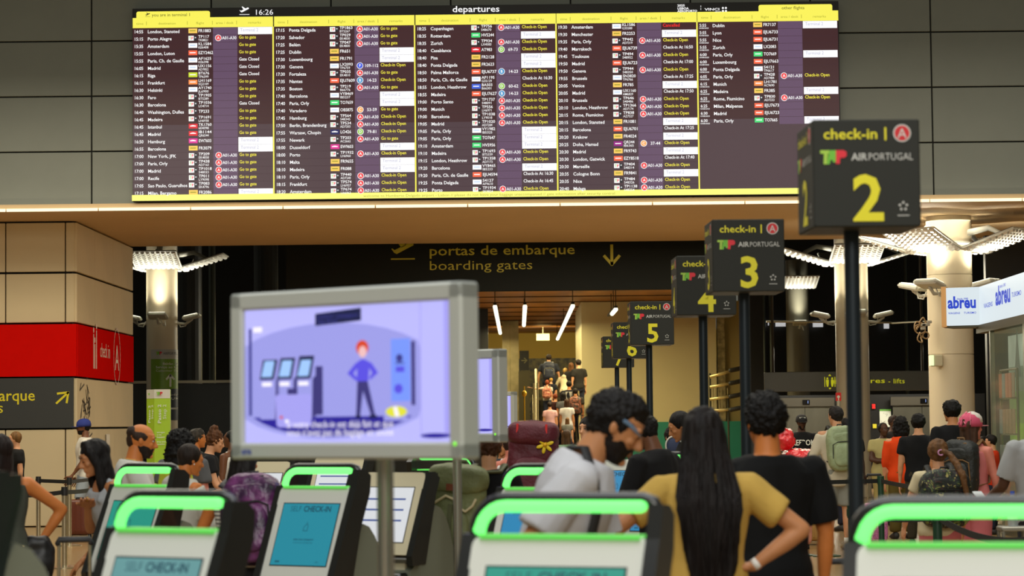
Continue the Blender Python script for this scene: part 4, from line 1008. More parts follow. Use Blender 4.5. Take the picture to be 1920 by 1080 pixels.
q = MB(); slab(q, V((0, .3, 0)), B2-A_+V((0, .3, 0)), zb0-.12, zb0, 1.0); slab(q, pl0+V((0, .1, 0)), V((0, .1, 0)), zb0-.03, zb0, .5); q.build('soffit_edge', mat('shop_trim', (90, 84, 60), .5), sh)
def brand(q, a, d, L, hz_):
    n = V((d.y, -d.x, 0))*.008; a = a+n
    H_ = zt0-zb0
    text(q, 'abreu', a+d*(L*.05)+Z*(zb0+H_*.46), d, Z, H_*.24/.55, 0, .035, width=L*.86)
    text(q, 'desde 1840', a+d*(L*.33)+Z*(zb0+H_*.68), d, Z, H_*.05/.73, 0, .012, width=L*.34)
d0 = (-pl0).normalized(); L0 = pl0.length
q = MB(); brand(q, pl0, d0, L0, 0)
n0 = V((d0.y, -d0.x, 0))*.008; n1 = V((dr.y, -dr.x, 0))*.008; H_ = zt0-zb0
text(q, 'VIAGENS', pl0+n0+d0*(L0*.06)+Z*(zb0+H_*.30), d0, Z, H_*.055/.73, 0, .012, width=L0*.36)
text(q, 'TURISMO', pl0+n0+d0*(L0*.53)+Z*(zb0+H_*.30), d0, Z, H_*.055/.73, 0, .012, width=L0*.38)
LL = (B_-A_).length
def at(t): return n1+dr*(LL*t)
text(q, 'abreu', at(.40)+Z*(zb0+H_*.40), dr, Z, H_*.36/.55, 0, .035, width=LL*.33); text(q, 'desde 1840', at(.50)+Z*(zb0+H_*.80), dr, Z, H_*.09/.73, 0, .012, width=LL*.13)
text(q, 'VIAGENS', at(.12)+Z*(zb0+H_*.40), dr, Z, H_*.12/.73, 0, .012, width=LL*.21)
text(q, 'TURISMO', at(.76)+Z*(zb0+H_*.48), dr, Z, H_*.12/.73, 0, .012, width=LL*.20)
q.build('lettering', glow((28, 62, 190), 1, 'lit_blue'), sh, fix=False)
# glazed shop front under the fascia
sf = empty('shop_front', (A_.x, A_.y, 0), 0, 'glazed shop front with a landscape poster under the lit fascia', 'shop front')
g0 = dr*.85; 
for i in range(3):
    a_, b_ = g0+dr*(i*2.6), g0+dr*(i*2.6+2.5); q = MB(); slab(q, a_, b_, .12, zb0-.15, .02); q.build('glass_pane', mat('shop_glass', (200, 215, 190), .05, 0, alpha=.16), sf)
    q = MB(); slab(q, b_, b_+dr*.1, 0, zb0-.1, .06); q.build('mullion', mat('alu', (120, 118, 96), .35, .6), sf)
q = MB(); slab(q, g0-dr*.08, g0, 0, zb0-.1, .06); q.build('mullion', mat('alu', (120, 118, 96), .35, .6), sf)
q = MB(); slab(q, g0, g0+dr*8, 0, .12, .06); q.build('sill', mat('alu', (120, 118, 96), .35, .6), sf)
pn = V((.26, .02, 0))
ps_ = empty('landscape_poster', (A_.x, A_.y, 0), 0, 'tall backlit landscape poster inside the shop, pale sky over green hills', 'poster')
a_ = g0+pn; Zq = [(.0, .9, (70, 84, 40)), (.9, 1.55, (104, 140, 34)), (1.55, 2.0, (84, 112, 46)), (2.0, 2.35, (96, 112, 84)), (2.35, zb0-.2, (150, 164, 140))]
for z0, z1, c_ in Zq:
    q = MB(); slab(q, a_+V((0, 0, 0)), a_+dr*8, z0, z1, .03); q.build('poster_band', mat('poster_print', c_, .6, 0, .8, rgb2=tuple(int(v*.8) for v in c_), vscale=2), ps_)
q = MB(); nn = V((dr.y, -dr.x, 0))*.01
for t_, w_, h_ in ((.5, .5, 1.0), (1.7, .8, 1.5), (3.6, .7, 1.2)):
    q.add([a_+nn+dr*t_+Z*2.2, a_+nn+dr*(t_+w_)+Z*2.2, a_+nn+dr*(t_+w_*.62)+Z*(2.2+h_*.5), a_+nn+dr*(t_+w_*.5)+Z*(2.2+h_), a_+nn+dr*(t_+w_*.38)+Z*(2.2+h_*.5)], [(0, 1, 2, 3, 4)])
q.build('spire_print', mat('poster_print', (60, 76, 60), .6, 0, .4), ps_)
br = empty('brochure_rack', (A_.x+g0.x+.10, A_.y+g0.y-.05, 0), math.atan2(dr.y, dr.x), 'wire rack of travel brochures behind the shop glass', 'rack')
q = MB()
for xx in (.15, 1.45): q.cyl((xx, 0, 0), (xx, 0, 2.3), .02, n=8)
for zz in (.4, .9, 1.4, 1.9, 2.3): q.cyl((.15, 0, zz), (1.45, 0, zz), .015, n=6)
q.build('rack_frame', mat('alu', (120, 118, 96), .35, .6), br)['kind'] = 'stuff'
rr = random.Random(2)
for i in range(4):
    for j in range(5):
        q = MB(); q.box((.3+j*.25, -.03, .58+i*.5), (.2, .012, .34)); q.build('brochure', mat('brochure_%d' % rr.randrange(4), rr.choice([(200, 190, 160), (150, 130, 100), (190, 120, 90), (130, 150, 150)]), .5), br)
area('shop_lamp', (A_.x+1.6, 32, zb0-.2), 1.2, 60, (1, .95, .78), sy=4)
area('shop_lamp', (A_.x-.5, 31.5, zb0-.1), .5, 8, (1, .95, .85), sy=4)
wall('wall_right', P(1850, 600, 46).x, 22, 46, 0, ZS, mat('black_wall', (22, 23, 22), .35))
# black door strip between column and shop
# ================================================================ barriers
m_chr = mat('post_chrome', (200, 188, 160), .25, .9); m_grn = mat('post_green', (24, 62, 42), .4); m_belt = mat('belt_black', (22, 24, 24), .7)
def bpost(px, Y, m_, label, grp, r=.032, h=.94, base=.17):
    x = P(px, 950, Y).x; t = empty('barrier_post', (x, Y, 0), 0, label, 'barrier post', grp)
    q = MB(); q.cyl((0, 0, .02), (0, 0, h-.10), r, n=18); q.build('post', m_, t, 40)
    q = MB(); q.cyl((0, 0, h-.10), (0, 0, h), r*1.18, n=18); q.cyl((0, 0, h-.085), (0, 0, h-.03), r*1.3, n=14); q.build('belt_head', mat('head_black', (34, 34, 34), .4) if m_ is m_chr else m_, t, 40)
    q = MB(); q.loft([((0, 0, 0), (base, 0, 0), (0, base, 0)), ((0, 0, .012), (base, 0, 0), (0, base, 0)), ((0, 0, .03), (base*.4, 0, 0), (0, base*.4, 0))], 28); q.build('foot', m_, t, 40)
    return V((x, Y, h-.06))
def belt(a, b, label, grp, sag=.0, w=.05):
    q = MB(); n = 10; a, b = V(a), V(b); d = (b-a).normalized(); nn = V((-d.y, d.x, 0))*.002; vs = []
    for i in range(n+1):
        p = a.lerp(b, i/n)-Z*(sag*4*(i/n)*(1-i/n))
        vs += [p+nn+Z*w/2, p+nn-Z*w/2, p-nn-Z*w/2, p-nn+Z*w/2]
    fs = []
    for i in range(n):
        for j in range(4): fs.append((i*4+j, i*4+(j+1) % 4, i*4+4+(j+1) % 4, i*4+4+j))
    fs += [(0, 1, 2, 3), tuple(range(n*4+3, n*4-1, -1))]
    q.add(vs, fs); return tag(q.build('barrier_belt', m_belt), label, 'belt', grp)
GA, GB = 'chrome barrier posts at left', 'green barrier posts at right'
pA = bpost(121, 28.6, m_chr, 'front chrome barrier post beside the suitcase handle', GA)
pB = bpost(130, 34, m_chr, 'chrome barrier post just right of and behind the front one', GA)
pC = bpost(72, 35, m_chr, 'chrome barrier post farthest left, behind the bent elbow', GA)
pD = bpost(196, 31, m_chr, 'chrome barrier post hidden behind the seated dark haired woman', GA)
pE = bpost(235, 38, m_chr, 'chrome barrier post hidden behind the bald man', GA)
GBL = 'black barrier belts at left'
belt(pC, pB, 'black belt between the two farthest chrome posts', GBL); belt(pB, pE, 'black belt from the rear chrome post towards the capped man', GBL)
belt(pA, pD, 'black belt running right from the front chrome post', GBL, .02); belt(P(-30, 950, 27.5)+Z*(.9-P(-30, 950, 27.5).z), pA, 'black belt running left from the front chrome post', GBL, .03)
g1 = bpost(1548.5, 29.4, m_grn, 'green barrier post in front of the backpacker', GB, .036)
g2 = bpost(1652, 29.8, m_grn, 'green barrier post beside the pink bag', GB, .036)
g3 = bpost(1598, 19.6, m_grn, 'nearest green barrier post beside the tall dark sign pole', GB, .036)
g4 = bpost(1757, 18.6, m_grn, 'green barrier post seen through the green kiosk handle', GB, .036)
g5 = bpost(1500, 29.6, m_grn, 'green barrier post behind the man in black', GB, .036)
GBR = 'black barrier belts at right'
belt(g1, g2, 'black belt in front of the grey shorts', GBR); belt(g5, g1, 'black belt between the man in black and the backpacker', GBR)
belt(g2, P(1790, 960, 26)+Z*(.86-P(1790, 960, 26).z), 'black belt sloping right behind the camouflage backpack', GBR, .02); belt(g3, g4, 'black belt seen through the green handle', GBR, .03); belt(g4, P(1920, 1000, 16.5)+Z*(.8-P(1920, 1000, 16.5).z), 'black belt sloping down at the right edge', GBR, .06)
# ================================================================ people
SK = dict(tan=(196, 132, 88), olive=(188, 128, 84), fair=(214, 156, 116), brown=(112, 70, 44), dark=(82, 52, 36), orange=(206, 124, 62), pink=(214, 130, 112))
def skin_mat(k): return mat('skin_'+k, SK[k], .5, var=.08, vscale=14, spec=.35)
def cloth(rgb, name='cloth', **kw): return mat(name, rgb, .85, var=kw.pop('var', .08), vscale=kw.pop('vscale', 5), bump=.25, bscale=300, spec=.25, **kw)
def hairm(rgb): return mat('hair', rgb, .62, bump=.6, bscale=40, stretch=(1, 1, .06), var=.45, vscale=30, spec=.25)
class Person: pass
DOWN = ((.16, -.04, -1), (.06, .16, -1))
def frames(H, lean=0, side=0, twist=0, hyaw=0, hpitch=0, hroll=0, sw=.102, drop=0):
    hip = V((0, 0, .52*H-drop))
    T = M.Translation(hip) @ M.Rotation(R(-twist), 4, 'Z') @ M.Rotation(R(side), 4, 'Y') @ M.Rotation(R(-lean), 4, 'X') @ M.Translation(V((0, 0, -.52*H)))
    neck = T @ V((0, -.004*H, .853*H))
    HT = M.Translation(neck) @ M.Rotation(R(-hyaw), 4, 'Z') @ M.Rotation(R(hroll), 4, 'Y') @ M.Rotation(R(-hpitch), 4, 'X') @ M.Translation(V((0, .016*H, .066*H)))
    return T, HT
def person(label, px, Y, ty=None, H=1.7, face=0, z0=0, lean=0, side=0, twist=0, hyaw=0, hpitch=0, hroll=0, armL=DOWN, armR=DOWN, legs=None, sex='m', girth=1.0,
           skin='tan', top=(240, 240, 240), top_kind='tee', bottom=(40, 44, 60), bottom_kind='trousers', shoe=(40, 38, 36), hair='short', hcol=(22, 18, 16), hat=None, hatcol=(40, 50, 120), beard=None,
           group=None, curl=.9, detail=None, eyes=True, lids=False, stripe=None, hscale=1.0, top2=None, sleeve=None, drop=0, wr=1.0, socks=None):
    D = Y; vx = min(.028, max(.009, D*.00075)) if detail is None else detail
    hv = min(.016, max(.0046, D*.00038))
    fem = sex == 'f'; sw = (.094 if fem else .106)*girth
    T, HT = frames(H, lean, side, twist, hyaw, hpitch, hroll, drop=drop)
    if ty is not None:
        k0 = .535 if hair != 'topbun' else .80
        zt_ = max((HT @ V((0, -.05*.13*H, k0*.13*H*hscale))).z, (HT @ V((0, -.3*.13*H, .38*.13*H*hscale))).z); tz = P(px, ty, Y+(M.Rotation(R(-face), 3, 'Z') @ (HT @ V((0, 0, 0)))).y).z-z0
        H = H*tz/zt_; T, HT = frames(H, lean, side, twist, hyaw, hpitch, hroll, drop=drop)
        print('PERSON H=%.2f Y=%.1f %s' % (H, Y, label[:60]))
    HH = .13*H*hscale
    # place
    hc = HT @ V((0, 0, 0)); Rf = M.Rotation(R(-face), 3, 'Z'); off = Rf @ hc
    X0 = PX(px, Y+off.y, z0+off.z)-off.x
    root = empty('person', (X0, Y, z0), R(-face), label, 'person', group)
    p = Person(); p.root = root; p.T = T; p.HT = HT; p.H = H; p.sw = sw; p.fem = fem
    # joints in root frame
    sh = {s: T @ V((s*sw*H, -.004*H, .793*H)) for s in (-1, 1)}
    ar = {-1: armL, 1: armR}; el = {}; wr_ = {}; hd = {}
    for s in (-1, 1):
        a, b = ar[s][0], ar[s][1]; a = V((a[0]*s, a[1], a[2])).normalized(); b = V((b[0]*s, b[1], b[2])).normalized()
        el[s] = sh[s]+a*(.170*H); wr_[s] = el[s]+b*(.150*H); h_ = V(ar[s][2]) if len(ar[s]) > 2 else None
        hd[s] = V((h_.x*s, h_.y, h_.z)).normalized() if h_ else b
    lg = legs or {}
    hj = {s: V((s*.052*H, 0, .505*H-drop)) for s in (-1, 1)}; kn = {}; an = {}
    for s in (-1, 1):
        st = lg.get(s, (.0, .0)); kn[s] = V((s*.058*H, st[0]*H, .285*H-drop*.4)); an[s] = V((s*.062*H, st[1]*H, .05*H))
    p.sh, p.el, p.wr, p.hd = sh, el, wr_, hd
    # ---- body (one continuous surface)
    def torso(q, inf=0.0, z0_=.46, z1_=.83, g=1.0):
        prof = [(.46, .080, .058, -.005), (.50, .096, .068, -.006), (.54, .094, .066, -.004), (.58, .084, .060, 0), (.62, .077 if fem else .084, .056, 0), (.66, .080 if fem else .088, .057, 0), (.71, .088 if fem else .097, .062, .002), (.75, .092 if fem else .105, .062, .0), (.785, .088 if fem else .102, .056, -.004), (.808, .074, .050, -.008), (.828, .054, .041, -.009), (.84, .036, .034, -.010)]
        if not fem: prof = [(z, a*(.97 if z < .6 else 1.03), b, c) for z, a, b, c in prof]
        zs = [z0_]+[r_[0] for r_ in prof if z0_+.005 < r_[0] < z1_-.005]+[z1_]
        rings = []
        for z in zs:
            for i in range(len(prof)-1):
                if prof[i][0] <= z <= prof[i+1][0] or i == len(prof)-2 or (i == 0 and z < prof[0][0]):
                    t = min(1, max(0, (z-prof[i][0])/(prof[i+1][0]-prof[i][0]))); r0_, r1_ = prof[i], prof[i+1]
                    if prof[i][0] <= z <= prof[i+1][0] or z < prof[0][0]: break
            a, b, c = [r0_[k]*(1-t)+r1_[k]*t for k in (1, 2, 3)]
            a = a*girth*g+inf; b = b*girth*g+inf*1.1
            rings.append(((0, c*H, z*H), (a*H, 0, 0), (0, b*H, 0)))
        TT = q.T; q.T = T if z0_ > .44 or lean < 12 else T
        q.loft(rings, 20); q.T = TT
    q = MB(); torso(q)
    for s in (-1, 1):
        q.tube([T @ V((s*sw*.55*H, 0, .79*H)), sh[s], sh[s].lerp(el[s], .45), el[s]], [.036*H, .034*H, .0285*H*(.9 if fem else 1), .0225*H], n=12)
        q.tube([el[s], el[s].lerp(wr_[s], .3), wr_[s]], [.0225*H, .0235*H, .0135*H], n=12)
        q.tube([hj[s], kn[s]], [.050*H*girth, .032*H], n=12); q.tube([kn[s], kn[s].lerp(an[s], .35)+V((0, -.008*H, 0)), an[s]], [.031*H, .032*H, .019*H], n=12)
        q.tube([an[s], an[s]+V((0, .06*H, -.032*H))], [.02*H, .018*H], n=10)
        # palm
        d = hd[s]; ref = V((0, 0, 1)) if abs(d.z) < .8 else V((0, 1, 0)); w_ = d.cross(ref).normalized(); n_ = w_.cross(d)
        if abs(d.z) > .8: w_, n_ = n_, w_       # arms hanging: palm faces the thigh
        pm_ = [(w_*sx*.021*H*(1-.1*i)+wr_[s]+d*(.012+.040*i)*H) for i in (0, 1) for sx in (-1, 1)]
        q.tube([pm_[0], pm_[2]], .0105*H, n=8); q.tube([pm_[1], pm_[3]], .0105*H, n=8); q.tube([(pm_[0]+pm_[1])/2, (pm_[2]+pm_[3])/2], .0118*H, n=8); q.tube([wr_[s]-d*.01*H, wr_[s]+d*.02*H], .0132*H, n=8)
        p.palm = getattr(p, 'palm', {}); p.palm[s] = wr_[s]+d*.04*H
    q.tube([T @ V((0, -.012*H, .80*H)), T @ V((0, -.008*H, .84*H)), HT @ V((0, -.018*H, -.03*H))], [.038*H*girth, (.030 if fem else .036)*H, .032*H], n=14)
    me = remesh(q, vx, 3)
    # ---- head at finer grain + fingers
    h = HH; q = MB(); q.T = HT @ M.Rotation(0, 4, 'X'); fw_ = .92 if fem else 1.0
    q.ell((0, -.055*h, .13*h), (.325*h, .40*h, .36*h), 22, 14)
    q.loft([((0, .045*h, .22*h), (.30*h*fw_, 0, 0), (0, .325*h, 0)), ((0, .06*h, .05*h), (.305*h*fw_, 0, 0), (0, .315*h, 0)), ((0, .07*h, -.12*h), (.285*h*fw_, 0, 0), (0, .30*h, 0)),
            ((0, .09*h, -.27*h), (.235*h*fw_, 0, 0), (0, .27*h, 0)), ((0, .13*h, -.39*h), (.165*h*fw_, 0, 0), (0, .21*h, 0)), ((0, .18*h, -.47*h), (.09*h, 0, 0), (0, .12*h, 0))], 20)
    q.tube([(0, .365*h, .07*h), (0, .40*h, -.02*h), (0, .455*h, -.115*h)], [.032*h, .042*h, .055*h], n=10)
    q.ell((0, .40*h, -.14*h), (.075*h, .055*h, .035*h), 10, 6)
    for s in (-1, 1):
        q.ell((s*.13*h, .335*h, .115*h), (.11*h, .05*h, .035*h), 10, 6); q.ell((s*.155*h, .265*h, -.09*h), (.10*h, .09*h, .08*h), 10, 6)
        q.ell((s*.325*h*fw_, -.02*h, -.01*h), (.035*h, .075*h, .115*h), 10, 7, rot=M.Rotation(s*.35, 3, 'Z'))
        if not eyes or lids: q.ell((s*.125*h, .335*h, .035*h), (.062*h, .045*h, .042*h), 10, 7)
    q.ell((0, .362*h, -.235*h), (.105*h, .045*h, .028*h), 12, 6); q.ell((0, .355*h, -.285*h), (.09*h, .045*h, .032*h), 12, 6); q.ell((0, .325*h, -.42*h), (.085*h, .07*h, .07*h), 12, 7)
    q.T = M.Identity(4); q.tube([HT @ V((0, -.10*h, -.15*h)), T @ V((0, -.010*H, .835*H))], [.21*h, .225*h], n=14)
    hm = remesh(q, hv, 2)
    HTi = HT.inverted(); mi = []
    for pl in hm.polygons:
        c = HTi @ pl.center; mi.append(1 if (c.y > .33*h and -.315*h < c.z < -.212*h and abs(c.x) < .105*h) else 0)
    hm.polygons.foreach_set('material_index', mi)
    q = MB(); q.v = [tuple(v.co) for v in hm.vertices]; q.f = [tuple(x.vertices) for x in hm.polygons]; q.mi = mi
    for s in (-1, 1):                       # five fingers rooted in each palm
        d = hd[s]; ref = V((0, 0, 1)) if abs(d.z) < .8 else V((0, 1, 0)); w_ = d.cross(ref).normalized(); n_ = w_.cross(d)
        if abs(d.z) > .8: w_, n_ = n_, w_
        if n_.dot(V((-s, 0, 0))) < 0 and abs(d.z) > .8: n_ = -n_
        if abs(d.z) <= .8: n_ = -n_ if n_.z > 0 else n_
        base = wr_[s]+d*.050*H
        th = w_*(1 if w_.dot(V((-s*.3, 1, .4))) > 0 else -1)
        for k, ln in enumerate((.036, .044, .047, .043)):
            b0 = base+th*(-.024+.0155*k)*H; cu = curl*(.16+.02*(3-k))
            p1 = b0+(d+n_*cu*.6).normalized()*ln*.45*H; p2 = p1+(d+n_*cu*2.2).normalized()*ln*.33*H; p3 = p2+(d+n_*cu*4.5).normalized()*ln*.26*H
            q.tube([b0-d*.012*H, p1, p2, p3], [.0062*H, .0058*H, .0052*H, .0044*H], n=7)
        t0 = wr_[s]+d*.018*H+th*.016*H; t1 = t0+(th*.8+d*.7+n_*.2).normalized()*.026*H; t2 = t1+(th*.25+d+n_*.4).normalized()*.022*H
        q.tube([t0, t1, t2], [.0078*H, .0070*H, .0052*H], n=7)
    me = append_mb(me, q)
    ms = skin_mat(skin); lipc = tuple(int(a*b) for a, b in zip(SK[skin], (.86, .62, .62)))
    fin('body', me, [ms, mat('lips', lipc, .4)], root)
    # ---- face details
    if eyes:
        for s in (-1, 1):
            if not lids:
                q = MB(); q.T = HT; q.ell((s*.125*h, .325*h, .035*h), (.052*h, .046*h, .036*h), 12, 8)
                e = q.build('eye', mat('eye_white', (216, 206, 196), .3), root, True)
                q = MB(); q.T = HT; q.ell((s*.123*h, .360*h, .034*h), (.024*h, .014*h, .026*h), 10, 6); q.build('iris', mat('iris', (34, 22, 16), .2), e, True)
            q = MB(); q.T = HT; zz = .035 if not lids else .012
            q.tube([(s*.065*h, .372*h, (zz+.012)*h), (s*.125*h, .378*h, (zz+(.034 if not lids else -.008))*h), (s*.185*h, .350*h, (zz+.012)*h)], .008*h, n=6); q.build('eyelash', mat('lash', (20, 14, 12), .5), root, True)
            q = MB(); q.T = HT; q.tube([(s*.06*h, .388*h, .125*h), (s*.13*h, .382*h, .152*h), (s*.205*h, .335*h, .125*h)], [.012*h, .016*h, .008*h], n=6, sq=.6); q.build('eyebrow', hairm(tuple(max(12, int(x*.8)) for x in hcol)), root, True)
    # ---- hair
    hmt = hairm(hcol)
    def cap(q, g=1.0, front=0, low=.0):
        q.ell((0, (-.10-front)*h, .145*h), (.375*h*g, .425*h*g, .415*h*g), 24, 16)
        q.ell((0, -.26*h, -.04*h), (.275*h*g, .19*h*g, (.26+low)*h), 18, 10)
    q = MB(); q.T = HT; amp, scl, rid = .02*h, 9/h, False
    if hair == 'short':
        cap(q, 1.0); q.ell((0, .05*h, .33*h), (.30*h, .30*h, .24*h), 18, 10); amp = .035*h; scl = 8/h
    elif hair == 'curly':
        cap(q, 1.08); q.ell((0, .02*h, .36*h), (.35*h, .36*h, .27*h), 18, 10); amp = .055*h; scl = 9/h
    elif hair == 'mop':
        cap(q, 1.14); q.ell((0, .02*h, .28*h), (.40*h, .42*h, .30*h), 20, 10); q.ell((0, -.12*h, .12*h), (.45*h, .42*h, .26*h), 20, 10); amp = .06*h; scl = 6/h
    elif hair == 'bald':
        for s in (-1, 1): q.ell((s*.285*h, -.06*h, .12*h), (.06*h, .24*h, .15*h), 14, 8)
        q.ell((0, -.30*h, .02*h), (.24*h, .17*h, .26*h), 16, 10); q.ell((0, -.28*h, .22*h), (.27*h, .21*h, .20*h), 16, 10); amp = .012*h
    elif hair == 'crop':
        cap(q, .955, .03)
    elif hair in ('bun', 'slick', 'topbun'):
        cap(q, .985); amp = .012*h
        if hair == 'bun': q.ell((0, -.52*h, .12*h), (.17*h, .15*h, .16*h), 14, 9)
        if hair == 'topbun': q.ell((0, -.22*h, .62*h), (.22*h, .21*h, .20*h), 14, 9); q.ell((0, -.1*h, .3*h), (.36*h, .40*h, .34*h)); amp = .06*h
    elif hair == 'pony':
        cap(q, 1.0); q.tube([(0, -.42*h, .14*h), (.05*h, -.58*h, -.02*h), (.16*h, -.56*h, -.45*h), (.24*h, -.50*h, -1.05*h), (.28*h, -.46*h, -1.45*h)], [.09*h, .14*h, .15*h, .11*h, .04*h], n=12); amp = .03*h
    elif hair == 'sidepony':
        cap(q, 1.04); q.tube([(.05*h, -.45*h, .12*h), (.35*h, -.66*h, .0), (.55*h, -1.0*h, -.35*h), (.72*h, -1.42*h, -.8*h), (.84*h, -1.50*h, -1.5*h), (.9*h, -1.48*h, -2.1*h)], [.09*h, .13*h, .14*h, .13*h, .10*h, .03*h], n=12); amp = .03*h
    elif hair == 'long':
        cap(q, 1.03, 0, .1)
        q.loft([((0, -.12*h, .18*h), (.36*h, 0, 0), (0, .36*h, 0)), ((0, -.16*h, -.15*h), (.40*h, 0, 0), (0, .30*h, 0)), ((0, -.20*h, -.55*h), (.43*h, 0, 0), (0, .24*h, 0)), ((0, -.26*h, -1.0*h), (.42*h, 0, 0), (0, .18*h, 0)), ((0, -.30*h, -1.5*h), (.30*h, 0, 0), (0, .12*h, 0))], 20); amp = .03*h
    elif hair == 'longface':
        cap(q, 1.04, 0, .1)
        for s in (-1, 1): q.tube([(s*.10*h, .12*h, .50*h), (s*.33*h, .12*h, .22*h), (s*.385*h, .06*h, -.2*h), (s*.40*h, .10*h, -.7*h), (s*.36*h, .16*h, -1.3*h), (s*.34*h, .18*h, -1.6*h)], [.09*h, .11*h, .11*h, .13*h, .12*h, .05*h], n=12, sq=1.2)
        q.loft([((0, -.16*h, .1*h), (.38*h, 0, 0), (0, .34*h, 0)), ((0, -.2*h, -.5*h), (.42*h, 0, 0), (0, .24*h, 0)), ((0, -.24*h, -1.3*h), (.34*h, 0, 0), (0, .16*h, 0))], 20); amp = .025*h
    elif hair == 'afro':
        cap(q, 1.2); q.loft([((0, -.1*h, .42*h), (.32*h, 0, 0), (0, .3*h, 0)), ((0, -.12*h, .1*h), (.50*h, 0, 0), (0, .44*h, 0)), ((0, -.16*h, -.35*h), (.56*h, 0, 0), (0, .42*h, 0)), ((.0, -.2*h, -.75*h), (.46*h, 0, 0), (0, .30*h, 0)), ((0, -.2*h, -1.0*h), (.2*h, 0, 0), (0, .15*h, 0))], 20); amp = .09*h; scl = 7/h
    if hair != 'none':
        me = remesh(q, hv*1.15, 2)
        crumple(me, amp, scl, (1, 1, .35) if hair in ('long', 'pony', 'longface', 'slick', 'bun') else (1, 1, 1))
        if hair in ('curly', 'afro', 'short', 'mop', 'topbun'): crumple(me, amp*.6, scl*2.2); crumple(me, amp*.5, scl*4)
        fin('hair', me, hmt, root)
    if beard:
        q = MB(); q.T = HT
        q.loft([((0, .075*h, -.12*h), (.288*h, 0, 0), (0, .272*h, 0)), ((0, .09*h, -.27*h), (.248*h, 0, 0), (0, .284*h, 0)), ((0, .135*h, -.40*h), (.182*h, 0, 0), (0, .228*h, 0)), ((0, .18*h, -.50*h), (.10*h, 0, 0), (0, .13*h, 0))], 20)
        q.tube([(-.11*h, .365*h, -.24*h), (0, .40*h, -.185*h), (.11*h, .365*h, -.24*h)], .02*h, n=8)
        me = remesh(q, hv*1.2, 1); crumple(me, .015*h, 14/h); fin('beard', me, hairm(beard), root)
    if hat:
        hm_ = mat('hat_cloth', hatcol, .8, bump=.2, bscale=200)
        q = MB(); q.T = HT @ M.Rotation(R(-4), 4, 'X'); q.loft([((0, -.05*h, z*h), (a*h, 0, 0), (0, b*h, 0)) for z, a, b in ((.04, .40, .49), (.20, .402, .49), (.37, .37, .45), (.49, .28, .34), (.57, .14, .17), (.585, .02, .02))], 24)
        o = q.build('cap', hm_, root, True)
        q = MB(); q.T = HT @ M.Rotation(R(-4), 4, 'X'); q.prism([(cos(a)*.32*h, .28*h+sin(a)*.50*h) for a in [pi*i/14 for i in range(15)]], .06*h, .095*h, 'z'); q.build('visor', hm_ if hat != 'trucker' else mat('hat_cloth', (226, 150, 158), .8), o, 40)
        if hat == 'trucker':
            q = MB(); q.T = HT @ M.Rotation(R(-4), 4, 'X'); q.loft([((0, .02*h, z*h), (a*h, 0, 0), (0, b*h, 0)) for z, a, b in ((.20, .385, .445), (.40, .355, .405), (.53, .26, .295), (.625, .06, .08))], 24); q.build('front_panel', mat('hat_cloth', (214, 206, 196), .8), o, True)
            q = MB(); q.T = HT @ M.Rotation(R(-4), 4, 'X')
            for aa in (-.9, 0, .9): q.tube([(.41*h*sin(aa), -.05*h-.50*h*cos(aa), .12*h), (.38*h*sin(aa), -.05*h-.46*h*cos(aa), .38*h), (.15*h*sin(aa), -.05*h-.18*h*cos(aa), .61*h)], .016*h, n=6)
            q.tube([(.20*h*cos(t_), -.52*h+.02*h*sin(t_), .15*h+.10*h*sin(t_)) for t_ in [pi*i/10 for i in range(11)]], .02*h, n=6)
            q.build('seam', mat('hat_seam', (232, 130, 150), .8), o, True)
    # ---- clothing
    ct = cloth(top, stretch=None) if not stripe else None
    def limb_sleeve(q, s, t1, r0_, r1_, full=False):
        if not full: e_ = sh[s].lerp(el[s], t1); q.tube([sh[s].lerp(T @ V((s*sw*.6*H, 0, .79*H)), .9), sh[s], e_], [r0_*.95*H, r0_*H, r1_*H], n=14, flat=True); return
        q.tube([sh[s], el[s]], [r0_*H, r1_*H], n=14, flat=True); q.ell(el[s], (r1_*H,)*3, 12, 8); q.tube([el[s], el[s].lerp(wr_[s], t1)], [r1_*H, .022*H], n=14, flat=True)
    q = MB()
    if top_kind in ('tee', 'tank', 'long', 'cropt', 'hoodie', 'rolled', 'polo'):
        lo = {'cropt': .575, 'tee': .475, 'polo': .475, 'long': .46, 'tank': .50, 'hoodie': .48, 'rolled': .44}[top_kind]
        zh = .834 if top_kind != 'tank' else .79
        torso(q, .010*wr if top_kind == 'tank' else .014*wr, lo, zh, 1.0)
        if top_kind == 'tank':
            for s in (-1, 1): q.tube([T @ V((s*.055*H, .055*H, .76*H)), T @ V((s*.060*H, 0, .825*H)), T @ V((s*.055*H, -.055*H, .76*H))], .018*H, n=8, sq=.7)
        if top_kind in ('tee', 'polo'):
            for s in (-1, 1): q.ell(sh[s]+V((0, 0, -.004*H)), (.042*H*wr,)*3, 14, 10)
            for s in (-1, 1): limb_sleeve(q, s, sleeve or (.52 if fem else .62), .043*wr, (.038 if fem else .044)*wr)
        if top_kind == 'cropt':
            for s in (-1, 1): limb_sleeve(q, s, sleeve or .56, .042, .039)
        if top_kind in ('long', 'hoodie', 'rolled'):
            for s in (-1, 1): limb_sleeve(q, s, .35 if top_kind == 'rolled' else .9, .043*wr, .034*wr, True)
        if top_kind == 'hoodie': q.ell(T @ V((0, -.055*H, .80*H)), (.075*H, .045*H, .045*H), 14, 8)
        if top_kind in ('polo', 'rolled'): q.tube([T @ V((.04*H*cos(t_), -.008*H+.042*H*sin(t_), .828*H)) for t_ in [2*pi*i/14 for i in range(15)]], .010*H, n=6)
        me = remesh(q, vx*.95, 2); crumple(me, .010*H*(.8 if D < 15 else .7), 9/H, (1, 1, .6)); crumple(me, .004*H, 24/H, (1, .7, .5))
